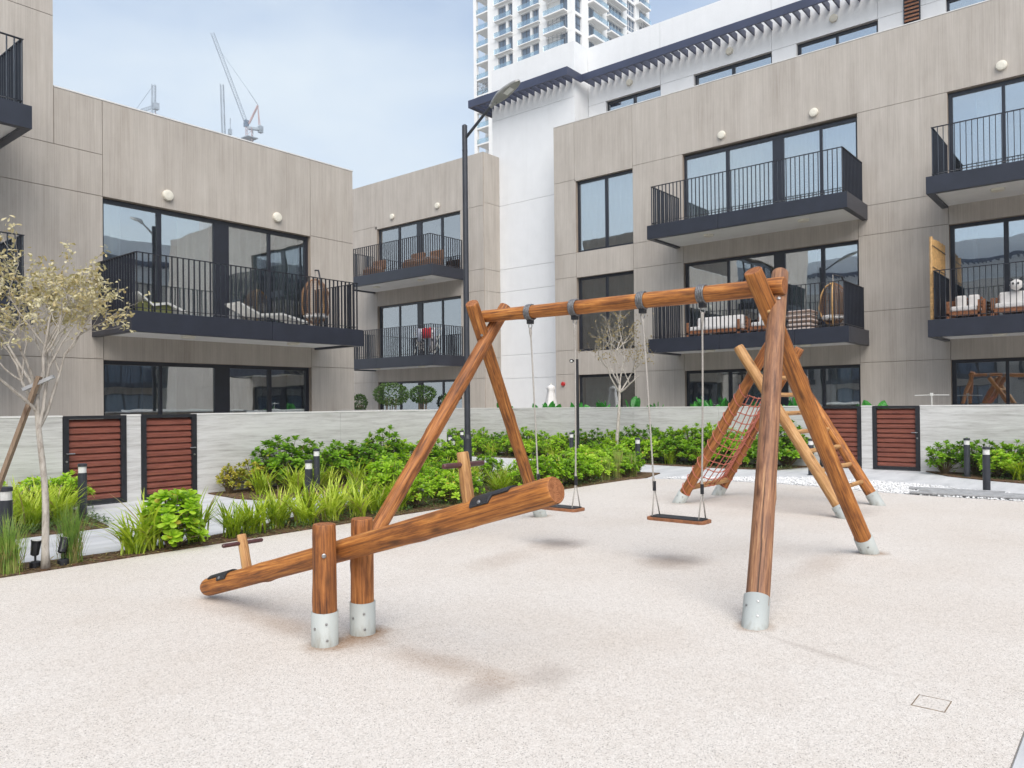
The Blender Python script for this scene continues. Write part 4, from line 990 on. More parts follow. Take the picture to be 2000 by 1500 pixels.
for ki, (x, y, h) in enumerate([(8.75, 12.1, 0.80), (9.35, 12.05, 0.80), (9.95, 12.1, 0.86), (10.5, 12.05, 0.90), (11.05, 12.1, 0.80), (11.6, 12.05, 0.80), (12.15, 12.1, 0.72), (12.6, 12.0, 0.66)]): shrub(x, y, h, ORD[ki]+' shrub after the tallest one in the row against the wall behind the seesaw', G2)
for x, y, h in [(7.15, 12.25, 0.50), (7.6, 12.2, 0.60)]: shrub(x, y, h, 'small yellowing shrub at the start of the bed beside the slatted gate', 'yellowing shrubs beside the gate', SHY)
for x, y, s in [(7.35, 11.55, 1.05), (7.85, 11.35, 1.05), (8.4, 11.5, 0.95), (8.75, 11.65, 0.9), (9.3, 11.5, 0.85), (9.9, 11.4, 0.85), (10.5, 11.45, 0.85), (11.2, 11.5, 0.85), (11.9, 11.6, 0.85), (12.5, 11.65, 0.8)]:
    strap(x, y, s, 'lime strap-leaf clump in front of the shrubs under the wall behind the seesaw', 'strap clumps under the wall')
# front bed
plant('leafy_shrub', (('foliage', BIG[0]), ('stem', BIG[1])), (4.03, 8.02, 0.02), 'bright round shrub on the pad edge in front of the slatted gates', 'bright shrubs on the pad edge', 1.0)
for x, y, s in [(3.62, 8.0, 0.95), (3.85, 8.12, 1.1), (4.35, 8.15, 1.1)]: strap(x, y, s, 'strap-leaf clump crowding the bright round shrub in front of the gates', 'strap clumps round the bright shrub')
for ki, (x, y, s) in enumerate([(4.75, 8.05, 0.9), (5.05, 8.15, 1.0), (5.4, 8.2, 1.05), (5.8, 8.15, 1.0), (6.2, 8.2, 0.95), (6.6, 8.1, 0.9), (5.7, 8.55, 1.0), (6.15, 8.65, 1.0), (6.6, 8.6, 1.05), (7.0, 8.25, 0.95), (7.1, 8.8, 1.05), (7.6, 9.05, 1.0), (8.1, 9.2, 1.0), (7.45, 8.5, 0.95)]):
    strap(x, y, s, ORD[ki]+' lime strap-leaf clump from the bright round shrub along the pad edge' if ki < 6 else 'lime strap-leaf clump in the rows behind the pad-edge clumps near the seesaw', 'strap clumps along the pad edge')
lf = 'bright spoon-leaf shrub in the bed between the swing and the path'
x = 7.35; k = 0
while x < 14.3:
    for y0, h0 in ((8.22, 0.50), (8.78, 0.60), (9.35, 0.60)):
        if y0 > 9 and x < 8.3: continue
        if 13.0 < x and y0 < 8.5 and x > 13.7: pass
        if prng.random() < (0.16 if x > 8 else 0.4): strap(x+prng.uniform(-.15, .15), y0, 0.9, 'lime strap-leaf clump among the shrubs between swing and path', 'strap clumps among the front shrubs'); continue
        shrub(x+prng.uniform(-.15, .15)+(0.25 if y0 == 8.78 else 0), y0+prng.uniform(-.08, .08), h0*prng.uniform(0.85, 1.15), lf, 'shrubs in the bed between swing and path', SHB if prng.random() < 0.65 else SHR)
    x += 0.54
for x, y, s in [(13.2, 8.2, 1.0), (13.55, 8.1, 1.0), (13.0, 8.6, 1.05), (13.7, 8.5, 1.0), (12.7, 8.15, 0.9)]:
    plant('upright_grass', (('blades', prng.choice(UPG)), ('dry_blades', FINS)), (x, y, 0.02), 'upright grass tuft with straw base behind the swing seat', 'upright grass behind the swing', s, 'grass')
# bed along the far wall
y = 6.35
while y < 17.4:
    h = prng.uniform(0.68, 0.86)*(1.12 if y < 10 else 1.0)
    shrub(17.5, y, h, 'dense green shrub in the hedge along the far stone wall', 'hedge along the far stone wall')
    if prng.random() < 0.9: shrub(16.95, y+0.25, h*0.72, 'lower green shrub in front of the hedge along the far wall', 'front row of the far hedge', SHB if prng.random() < 0.4 else SHR)
    y += 0.58
for yy in (8.0, 8.9, 11.2, 12.4, 13.5, 14.6): strap(16.75, yy, 0.9, 'strap-leaf clump at the foot of the far hedge', 'strap clumps at the far hedge')
# side bed
y = 3.2
while y > -3:
    shrub(17.6, y, prng.uniform(0.68, 0.84), 'dense green shrub in the bed beyond the slatted gates at the picture edge', 'shrubs beyond the gates'); y -= 0.55
for x, y, s in [(17.2, 2.2, 0.7), (17.0, 1.55, 0.75), (16.9, 0.95, 0.8), (16.8, 0.3, 0.8)]: shrub(x, y, 0.5*s/0.7, 'low pale shrub in front of the bushes beyond the gates', 'low shrubs beyond the gates', SHB)
strap(16.85, 1.85, 0.9, 'striped strap-leaf clump beside the nearer path bollard', 'strap clump beyond the gates')
# bed beside the gates
for x, y, h in [(3.5, 12.2, 0.62), (4.15, 12.2, 0.60), (4.5, 12.15, 0.52), (2.9, 12.2, 0.6), (2.2, 12.2, 0.6)]:
    shrub(x, y, h, 'spoon-leaf shrub against the stone wall at the tree side of the gates', 'shrubs beside the gates', SHB)
for x, y, s in [(2.9, 11.2, 1.1), (3.3, 11.0, 1.2), (3.7, 11.3, 1.2), (4.0, 11.6, 1.1), (3.55, 10.6, 1.05), (3.95, 10.85, 1.05), (4.3, 11.75, 1.0), (3.1, 10.5, 1.0), (2.6, 10.6, 1.0), (2.2, 11.0, 1.1)]:
    strap(x, y, s, 'lime strap-leaf clump in the bed behind the pale tree trunk', 'strap clumps behind the tree')
for x, y, s in [(2.48, 7.98, 1.05), (3.02, 8.0, 1.05), (2.2, 8.1, 1.0)]:
    plant('fine_grass_tuft', (('blades', prng.choice(FIN)), ('dry_blades', FINS)), (x, y, 0.02), {2.48: 'fine wispy grass tuft on the pad edge left of the pale trunk', 3.02: 'fine upright grass tuft on the pad edge right of the pale trunk'}.get(x, 'fine grass tuft beside the corner bollard'), 'fine grass tufts by the tree', s, 'grass')
# low ground cover
def cover(pts, n, seed, name, label):
    rg = random.Random(seed); b = MB(); xs = [p[0] for p in pts]; ys = [p[1] for p in pts]; c = 0
    while c < n:
        x, y = rg.uniform(min(xs), max(xs)), rg.uniform(min(ys), max(ys)); 
        if not inside((x, y), pts): c += 0.2; continue
        c += 1; h = rg.uniform(0.03, 0.12)
        for _ in range(7): leaf(b, V(x+rg.gauss(0, .04), y+rg.gauss(0, .04), h*rg.uniform(0.2, 1)), V(rg.gauss(0, 1), rg.gauss(0, 1), rg.uniform(0, 1)), V(0, 0, 1), 0.045, 0.02, 0.2)
    setp(b.build(name, LF_COVER), label, 'ground cover', kind='stuff')
cover([(2, 10.2), (4.3, 10.15), (4.6, 11.4), (4.4, 11.2), (2, 11)], 420, 1, 'ground_cover', 'low grey-green ground cover in the bed behind the tree')
cover([(4.6, 7.9), (13, 7.95), (13.5, 10), (9.5, 9.6), (6.5, 8.9), (5, 8.4)], 1100, 2, 'ground_cover', 'low ground cover between the plants on the pad edge')
cover([(16.5, 6.3), (17.2, 6.0), (17, 16), (16.55, 16), (16.6, 9)], 500, 3, 'ground_cover', 'low ground cover at the foot of the far hedge')
cover([(15.95, -2), (16.9, -2), (17.3, 3.0), (16.7, 2.3)], 260, 4, 'ground_cover', 'low ground cover beyond the gates')
rg = random.Random(8); b = MB()
for _ in range(900):
    x = rg.uniform(1.5, 13.5); y = 7.86+abs(rg.gauss(0, 0.22)); leaf(b, V(x, y, 0.03), V(rg.gauss(0, 1), rg.gauss(0, 1), rg.uniform(0, .3)), V(0, 0, 1), rg.uniform(0.03, 0.10), rg.uniform(0.008, 0.02), 0.1)
for _ in range(500):
    x = rg.uniform(6.9, 13); y = rg.uniform(10.95, 12.3); leaf(b, V(x, y, 0.03), V(rg.gauss(0, 1), rg.gauss(0, 1), rg.uniform(0, .3)), V(0, 0, 1), rg.uniform(0.03, 0.10), rg.uniform(0.008, 0.02), 0.1)
setp(b.build('leaf_litter', LF_STRAW), 'dry leaves lying on the mulch of the beds', 'leaf litter', kind='stuff')

# ------------------------------------------------------------------ trees
def tree(name, label, loc, H, fork, spread, nleaf, lmat, seed, lsize=0.05, tr=0.045, lean=(0, 0)):
    rg = random.Random(seed); t = thing(name, label, 'tree', loc); B = Vector(loc)
    b = MB(); N = 10; pts = []
    for i in range(N+1):
        f = i/N; pts.append(B+V(lean[0]*f+0.012*math.sin(f*7+seed), lean[1]*f+0.012*math.cos(f*6), fork*f))
    b.tube(pts, [tr*(1.25 if i == 0 else 1-0.35*i/N) for i in range(N+1)], 14); b.build('trunk', BARK, t, smooth=True)
    br = MB(); tips = []
    def grow(p, d, ln, r, lev):
        q = p; seg = 4; pts = [p]; dd = d.copy()
        for i in range(seg):
            dd = (dd+V(rg.gauss(0, .13), rg.gauss(0, .13), rg.gauss(0.05, .09))).normalized(); q = q+dd*ln/seg; pts.append(q)
            if lev >= 2: tips.append((q, dd.copy()))
        br.tube(pts, [r*(1-0.55*i/seg) for i in range(seg+1)], 6 if lev < 2 else 4, cap=False)
        if lev >= 4 or ln < 0.07: tips.append((q, dd)); return
        for i in range(rg.choice((2, 3, 3))):
            ps = pts[rg.randint(2, seg)]; a = dd.orthogonal().normalized(); a = Matrix.Rotation(rg.uniform(0, 6.28), 3, dd) @ a
            nd = (dd*rg.uniform(0.55, 0.9)+a*rg.uniform(0.45, 0.85)+V(0, 0, 0.12)).normalized(); grow(ps, nd, ln*rg.uniform(0.55, 0.78), r*0.55, lev+1)
    top = pts[-1]
    for i in range(spread[1]):
        a = i*2.4+rg.uniform(-.3, .3); st = pts[-1-rg.randint(0, 2)] if i else top
        el = rg.uniform(0.5, 1.25) if i else 1.4
        grow(st, V(math.cos(a)*math.cos(el), math.sin(a)*math.cos(el), math.sin(el)), (H-fork)*rg.uniform(0.42, 0.58)*spread[0], tr*0.55, 0)
    br.build('branches', BARK, t, smooth=True)
    lf = MB()
    for _ in range(nleaf):
        p, dd = rg.choice(tips); o = p+V(rg.gauss(0, .010), rg.gauss(0, .010), rg.gauss(0, .010))
        leaf(lf, o, V(rg.gauss(0, 1), rg.gauss(0, 1), rg.gauss(-.1, .8)), V(rg.gauss(0, 1), rg.gauss(0, 1), 1), lsize*rg.uniform(0.6, 1.25), lsize*0.5*rg.uniform(0.7, 1.2), 0.3)
    lf.build('crown', lmat, t); return t
tree('young_tree', 'young pale-barked tree with sparse yellow-olive leaves beside the slatted gates', (2.78, 7.92, 0.02), 3.2, 1.62, (0.86, 8), 4600, LF_DRY, 5, 0.044, 0.034, (-0.06, 0.03))
tree('young_tree', 'bare-looking young tree with a few dry leaves behind the swing ropes', (16.95, 10.55, 0.02), 4.2, 1.95, (0.8, 6), 900, LF_DRY2, 27, 0.055, 0.05, (0.1, -0.08))
t = thing('tree_stake', 'slanted wooden stake propping the young tree with a short crosspiece', 'stake', (2.45, 8.35, 0))
b = MB(); b.bar((2.28, 8.42, 0.0), (2.70, 7.86, 1.80), 0.045, 0.035); b.build('stake', WOOD_P, t); b = MB(); b.bar((2.60, 7.96, 1.68), (2.80, 7.80, 1.80), 0.05, 0.03); b.build('crosspiece', DARKST, t)
# tree uplights
def spot(loc, aim, label):
    t = thing('spike_light', label, 'spotlight', loc, 'spotlights at the tree foot'); p = Vector(loc); a = Vector(aim).normalized()
    b = MB(); b.lathe([(0.05, 0), (0.05, 0.05), (0.035, 0.06)], 14, loc); b.tube([p+V(0, 0, .05), p+V(0, 0, .14)], 0.010, 8); b.build('base', BLACKM, t)
    b = MB(); c = p+V(0, 0, .17); b.tube([c-a*0.06, c-a*0.05, c+a*0.06, c+a*0.085], [0.02, 0.035, 0.042, 0.048], 16); hd = b.build('head', BLACKM, t, smooth=False)
    b = MB(); b.tube([c+a*0.0855, c+a*0.088], 0.038, 16); b.build('lens', LED, hd)
spot((2.72, 8.04, 0.02), (0.1, -0.1, 1), 'black spotlight at the foot of the young tree, on the bed side'); spot((2.93, 7.96, 0.02), (0.35, 0.2, 0.9), 'black spotlight close beside the foot of the young tree, tilted away')

# paddle-leaf plants and patio things behind the far wall
def paddle(loc, h, n, seed, label):
    rg = random.Random(seed); t = thing('paddle_leaf_plant', label, 'plant', loc, 'paddle-leaf plants behind the far wall'); B = Vector(loc); b = MB(); st = MB()
    for i in range(n):
        a = rg.uniform(0, 6.28); ln = rg.uniform(0.42, 0.6); top = B+V(math.cos(a)*0.10, math.sin(a)*0.10, h-ln*rg.uniform(0.85, 1.15)); d = V(math.cos(a)*0.5, math.sin(a)*0.5, 0.9).normalized()
        st.tube([B, top], [0.014, 0.008], 6); s = d.cross(V(rg.gauss(0, 1), rg.gauss(0, 1), 0.3)).normalized(); nn = s.cross(d); k = len(b.v); N = 8
        for j in range(N+1):
            f = j/N; wd = 0.115*math.sin(PI*min(1, 0.04+f*0.96))**0.6; p = top+d*ln*f+nn*0.12*ln*f*f*rg.choice((1,))
            b.v += [tuple(p-s*wd+nn*0.02), tuple(p), tuple(p+s*wd+nn*0.02)]
        for j in range(N):
            for q in (0, 1): b.face(k+3*j+q, k+3*j+q+1, k+3*j+q+4, k+3*j+q+3)
    b.build('leaves', LF_BAN, t); st.build('stalk', STEM, t)
for i, (y, h) in enumerate([(15.6, 1.56), (13.9, 1.55), (14.2, 1.62), (13.0, 1.58), (12.35, 1.54), (11.9, 1.66), (11.15, 1.72), (10.4, 1.55), (8.85, 1.60), (8.7, 1.70), (6.7, 1.56), (6.5, 1.62), (4.75, 1.5)]):
    paddle((18.75, y, 0), h, 5, 200+i, 'paddle-leaf plant whose leaves rise just above the far stone wall')
t = thing('closed_parasol', 'folded white parasol standing behind the far stone wall', 'parasol', (20.0, 14.87, 0))
b = MB(); n = 18; rg = random.Random(4)
for z, r in [(0.75, 0.27), (1.1, 0.24), (1.5, 0.17), (1.85, 0.11), (1.95, 0.10), (2.02, 0.13), (2.08, 0.09), (2.12, 0.02)]:
    for k in range(n): a = 2*PI*k/n; rr = r*(1+0.22*math.sin(k*PI)+(0.2 if k % 3 == 0 else -0.1)); b.v.append((20.0+rr*math.cos(a), 14.87+rr*math.sin(a), z))
for i in range(7):
    for k in range(n): b.face(i*n+k, i*n+(k+1) % n, (i+1)*n+(k+1) % n, (i+1)*n+k)
b.build('canopy', CUSH, t, smooth=True); b = MB(); b.tube([(20, 14.87, 0), (20, 14.87, 2.18)], 0.022, 10); b.build('pole', PLASTW, t)
t = thing('drying_rack', 'thin white T-shaped airer showing above the wall beyond the gates', 'airer', (19.6, 3.8, 0))
b = MB(); b.tube([(19.6, 3.8, 0), (19.6, 3.8, 1.66)], 0.012, 8); b.build('pole', PLASTW, t)
b = MB(); b.box(19.58, 19.62, 3.77, 3.83, 1.60, 1.67); b.tube([(19.6, 3.83, 1.62), (19.6, 4.15, 1.615)], 0.009, 8); b.tube([(19.6, 3.77, 1.62), (19.6, 3.45, 1.615)], 0.009, 8); b.build('arm', PLASTW, t)
def topiary(loc, rx, rz, zc, seed, label):
    rg = random.Random(seed); t = thing('topiary_shrub', label, 'topiary', loc, 'clipped patio shrubs'); B = Vector(loc); b = MB(); st = MB()
    for i in range(int(2600*rx)):
        f = rg.random(); z = 2*f-1; a = rg.uniform(0, 6.28); r = rg.uniform(0.8, 1.04); h = math.sqrt(1-z*z)
        d = V(h*math.cos(a), h*math.sin(a), z); p = B+V(d.x*rx*r, d.y*rx*r, zc+d.z*rz*r); leaf(b, p, d+V(rg.gauss(0, .7), rg.gauss(0, .7), rg.gauss(0.2, .6)), V(rg.gauss(0, 1), rg.gauss(0, 1), 1), 0.075, 0.045, 0.2)
    for i in range(6): a = i*1.05; st.tube([B+V(math.cos(a)*0.08, math.sin(a)*0.08, 0), B+V(math.cos(a)*rx*0.35, math.sin(a)*rx*0.35, zc-rz*0.3)], [0.03, 0.015], 6)
    b.build('crown', LF_DARK, t); st.build('trunk', STEM, t)
topiary((19.5, 22.0, 0), 0.64, 0.40, 1.93, 1, 'larger rounded shrub in the patio under the small balconies'); topiary((19.5, 20.3, 0), 0.46, 0.29, 1.90, 2, 'smaller clipped ball shrub in the patio under the small balconies'); topiary((19.3, 18.75, 0), 0.22, 0.30, 1.60, 3, 'small dark shrub half hidden behind the lamp post'); topiary((19.5, 23.85, 0), 0.28, 0.30, 1.62, 4, 'little shrub at the corner of the gabled block')

# ------------------------------------------------------------------ things on the balconies
def egg(loc, ax_, label):
    t = thing('hanging_chair', label, 'hanging chair', loc, 'hanging egg chairs'); B = Vector(loc); x, y, z = loc
    f = Vector((ax_[0], ax_[1], 0)).normalized(); s = V(-f.y, f.x, 0)     # f: the way the opening faces
    b = MB(); b.tube([B-f*0.38, B-f*0.46+V(0, 0, .6), B-f*0.42+V(0, 0, 1.1), B-f*0.25+V(0, 0, 1.42), B+V(0, 0, 1.46)], 0.02, 8); b.tube([B+V(0, 0, 0.015)+(f*math.cos(a)+s*math.sin(a))*0.42 for a in [2*PI*k/20 for k in range(20)]], 0.02, 6, close=True); b.build('stand', BLACKM, t, smooth=True)
    def P(a, h):     # a 0..2pi round, h -1..1 ; open toward f
        r = 0.36*math.sqrt(max(0, 1-h*h))*(1.0 if h < 0 else 0.95); return B+V(0, 0, 0.70+0.55*h)+(f*math.cos(a)+s*math.sin(a))*r
    b = MB()
    for k in range(21): a = 0.9+(2*PI-1.8)*k/20; b.tube([P(a, -0.99+1.98*i/14) for i in range(15)], 0.007, 5)
    for i in range(1, 24): h = -0.95+1.9*i/24; b.tube([P(0.9+(2*PI-1.8)*k/18, h) for k in range(19)], 0.006, 4)
    for k in range(0, 15): a = 2*PI*k/15; b.tube([P(a, h) for h in (-0.98, -0.85, -0.7, -0.6)], 0.008, 4)
    b.build('basket', RATTAN, t, smooth=True)
    b = MB(); b.tube([P(0.9, -0.99+1.98*i/16) for i in range(17)], 0.02, 8); b.tube([P(-0.9, -0.99+1.98*i/16) for i in range(17)], 0.02, 8); b.build('rim', BAMBOO, t, smooth=True)
    b = MB(); b.tube([B+V(0, 0, 1.25), B+V(0, 0, 1.46)], 0.012, 8); b.build('hanger', ROPEG, t)
    b = MB(); b.lathe([(0.05, 0), (0.26, 0.02), (0.29, 0.07), (0.25, 0.12), (0.05, 0.13)], 18, (x, y, z+0.28)); b.build('cushion', CUSH, t, smooth=True)
egg((11.35, 15.50, 3.33), (0.3, 0.9), 'rattan egg chair at the end of the balcony of the gabled block'); egg((20.75, 6.28, 3.33), (-0.75, 0.6), 'rattan egg chair hanging at the end of the middle balcony above the swing')
def lounge(loc, ln, label, along='x', ang=0.0, mat=PLASTW):
    t = thing('lounge_chair', label, 'lounge chair', loc, 'white lounge chairs'); x, y, z = loc; b = MB()
    prof = [(0, 0.46), (0.3*ln, 0.24), (0.62*ln, 0.30), (ln, 0.16)]
    for w_ in (0, 0.6):
        for px, pz in prof: b.v.append((x+px, y+w_-0.3, z+pz))
    for w_ in (0, 0.6):
        for px, pz in prof: b.v.append((x+px+0.01, y+w_-0.3, z+pz-0.05))
    for i in range(3): b.face(i, i+1, i+5, i+4); b.face(8+i, 8+i+4, 8+i+5, 8+i+1); b.face(i, 8+i, 9+i, i+1); b.face(4+i, 5+i, 13+i, 12+i)
    b.face(0, 4, 12, 8); b.face(3, 11, 15, 7); b.build('seat', mat, t)
    for px in (0.3*ln, 0.85*ln):
        for w_ in (-0.27, 0.27): b = MB(); b.tube([(x+px, y+w_, z), (x+px, y+w_, z+0.2)], 0.018, 6); b.build('leg', BLACKM, t)
    return t
o = lounge((7.0, 15.55, 3.34), 0.95, 'white lounge chair at the tree end of the gabled block balcony'); lounge((9.15, 15.5, 3.34), 1.75, 'long white lounger in the middle of the gabled block balcony')
b = MB(); b.box(7.1, 7.7, 15.3, 15.8, 3.34, 3.62); setp(b.build('storage_pouf', OLIVE, org=(7.4, 15.5, 3.34), bevel=0.03), 'olive pouf beside the white lounge chair on the gabled block balcony', 'pouf')
def cushions(b, x0, x1, y0, y1, z0, z1): b.box(x0, x1, y0, y1, z0, z1)
def sofa(loc, y0, y1, label, x0=20.55, x1=21.3, z=3.34, back='x'):
    t = thing('garden_sofa', label, 'sofa', loc, 'wooden balcony sofas'); b = MB()
    for k in range(5): b.box(x0+0.02+k*(x1-x0-0.1)/4, x0+0.09+k*(x1-x0-0.1)/4, y0, y1, z+0.20, z+0.235)
    b.box(x0, x0+0.05, y0, y1, z+0.13, z+0.20); b.build('seat_slats', TEAK, t)
    for yy in (y0, y1-0.06):
        for xx in (x0, x1-0.06): b = MB(); b.box(xx, xx+0.06, yy, yy+0.06, z, z+(0.56 if xx > x0 else 0.48)); b.build('leg', TEAK, t)
    b = MB()
    for k in range(4): b.box(x1-0.05, x1-0.02, y0+0.06, y1-0.06, z+0.30+k*0.085, z+0.36+k*0.085)
    b.build('backrest', TEAK, t)
    b = MB(); b.box(x0+0.03, x1-0.1, y0+0.07, y1-0.07, z+0.237, z+0.36); b.build('seat_cushion', CUSH, t, bevel=0.035)
    m = (y0+y1)/2
    for a, c in ((y0+0.1, m-0.02), (m+0.02, y1-0.1)): b = MB(); b.box(x1-0.24, x1-0.09, a, c, z+0.362, z+0.66); b.build('back_cushion', CUSH, t, bevel=0.04)
sofa((20.9, 9.5, 3.34), 8.75, 10.35, 'wooden slatted sofa with white cushions on the middle balcony behind the swing beam'); sofa((20.8, 8.1, 3.34), 7.75, 8.5, 'single wooden seat with white cushion behind the crossed swing legs')
sofa((20.8, 3.3, 3.34), 2.95, 3.65, 'wooden armchair with white cushion beside the bamboo screen'); sofa((20.8, 1.9, 3.34), 0.6, 2.75, 'long wooden sofa with white cushions on the balcony with the bamboo screen')
t = thing('cushion_stack', 'stack of striped cushions beside the egg chair on the middle balcony', 'cushions', (20.7, 7.05, 3.34))
for k in range(5):
    b = MB(); b.box(20.35, 20.95, 6.72+0.02*(k % 2), 7.38-0.02*(k % 3), 3.34+k*0.112, 3.34+k*0.112+0.108); b.build('cushion', CUSHP, t, bevel=0.035)
t = thing('toy_panda', 'small black and white plush toy sitting on the sofa back by the bamboo screen', 'toy', (21.1, 2.3, 4.02))
b = MB(); b.lathe([(0.02, -0.13), (0.10, -0.08), (0.14, 0), (0.11, 0.08), (0.02, 0.13)], 16, (20.98, 2.3, 4.13)); b.build('head', CUSH, t, smooth=True)
b = MB()
for dy in (-0.10, 0.10): b.lathe([(0.01, -0.045), (0.04, -0.02), (0.045, 0.01), (0.01, 0.045)], 10, (20.98, 2.3+dy, 4.25))
for dy in (-0.05, 0.05): b.lathe([(0.005, -0.03), (0.025, 0), (0.005, 0.03)], 8, (20.85, 2.3+dy, 4.15))
b.build('ears_and_eyes', RUBBER, t, smooth=True)
t = thing('bamboo_screen', 'split bamboo screen tied to the end of the balcony railing', 'screen', (20.8, 3.86, 3.34)); rg = random.Random(6)
x = 20.08
while x < 21.55:
    b = MB(); h = 5.28+rg.uniform(-.06, .06); b.tube([(x, 3.865, 3.34), (x+rg.uniform(-.01, .01), 3.865, h)], 0.036, 8); b.build('cane', BAMBOO, t); x += 0.076
b = MB()
for z in (3.6, 4.1, 4.6, 5.1): b.bar((20.04, 3.822, z), (21.55, 3.822, z), 0.01, 0.012)
b.build('tie_wire', BLACKM, t)
def rchair(loc, label):
    t = thing('rattan_chair', label, 'chair', loc, 'rattan chairs on the upper small balcony'); x, y, z = loc
    b = MB(); b.box(x-0.3, x+0.3, y-0.35, y+0.35, z+0.12, z+0.38); b.build('seat', RATTAN, t, bevel=0.04); b = MB(); b.box(x+0.22, x+0.34, y-0.35, y+0.35, z+0.385, z+0.78); b.build('backrest', RATTAN, t, bevel=0.04)
    b = MB(); b.box(x-0.25, x+0.2, y-0.28, y+0.28, z+0.382, z+0.47); b.build('cushion', CUSHP, t, bevel=0.03)
    for dx in (-0.25, 0.25):
        for dy in (-0.3, 0.3): b = MB(); b.box(x+dx-.025, x+dx+.025, y+dy-.025, y+dy+.025, z, z+0.12); b.build('leg', RATTAN, t)
rchair((20.6, 24.2, 6.66), 'rattan chair near the gable end of the upper small balcony'); rchair((20.6, 21.9, 6.66), 'rattan chair in the middle of the upper small balcony'); rchair((20.7, 21.0, 6.66), 'rattan chair at the lamp post end of the upper small balcony')
t = thing('laundry_rack', 'laundry airer with red and white washing on the lower small balcony', 'airer', (20.3, 20.9, 3.34))
b = MB()
for yy in (20.35, 21.45): b.tube([(20.15, yy, 3.34), (20.55, yy, 4.4)], 0.012, 6); b.tube([(20.55, yy, 3.34), (20.15, yy, 4.4)], 0.012, 6)
for xx in (20.15, 20.35, 20.55): b.tube([(xx, 20.35, 4.38), (xx, 21.45, 4.38)], 0.008, 6)
b.build('frame', PLASTW, t)
for nm, y0, y1, z0, mt in (('red_towel', 20.5, 20.98, 4.0, REDCL), ('pale_shirt', 20.45, 20.85, 3.72, WHCL), ('pale_cloth', 21.0, 21.25, 3.9, WHCL), ('spotted_cloth', 21.05, 21.42, 3.55, DKCL), ('dark_cloth', 20.4, 20.8, 3.45, DKCL)):
    b = MB(); N = 8; xo = 20.14 if 'red' in nm or nm == 'pale_cloth' else 20.33
    for i in range(N+1):
        yy = y0+(y1-y0)*i/N
        for zz in (4.39, (4.39+z0)/2, z0): b.v.append((xo+0.02*math.sin(i*1.3+zz), yy, zz))
    for i in range(N):
        for j in (0, 1): b.face(3*i+j, 3*i+3+j, 3*i+4+j, 3*i+1+j)
    o = b.build(nm, mt, t, smooth=True); md = o.modifiers.new('cloth', 'SOLIDIFY'); md.thickness = 0.008

# ------------------------------------------------------------------ far tower
XT, YT = 123.3, 85.54
t = thing('apartment_tower', 'tall white apartment tower with blue windows and glass balconies rising behind the penthouse', 'tower', (XT, YT, 0))
b = MB(); b.box(XT+0.6, 153.2, YT+0.6, 106.9, 0, 108); b.box(XT+3.4, 150, 106.9, 111.4, 0, 108); b.build('core_wall', TOWERW, t)
WT1 = W_R(XT); WT2 = W_L(YT); FH = 3.5; ZB = 78.54
b = MB()
for u0, u1 in ((110.75, 111.6), (106.6, 107.5), (104.65, 106.6), (101.85, 102.45), (98.45, 100.65), (95.5, 96.05), (91.85, 93.8), (85.54, 86.75)): fbox(b, WT1, u0, u1, -0.62, 0, 0, 107.5)
for u0, u1 in ((XT+0.02, 124.2), (126.5, 128.9), (134.0, 135.9), (142.0, 143.8), (147.3, 149.0), (152.0, 153.5)): fbox(b, WT2, u0, u1, -0.62, -0.001, 0, 107.5)
b.build('piers', TOWERW, t)
bw = {}
def shared(name, key, mk, mat, loc, parent):
    if key not in bw: bw[key] = mk().mesh(name, mat)
    return link(name, bw[key], parent, Vector(loc)-ORG[t.name])
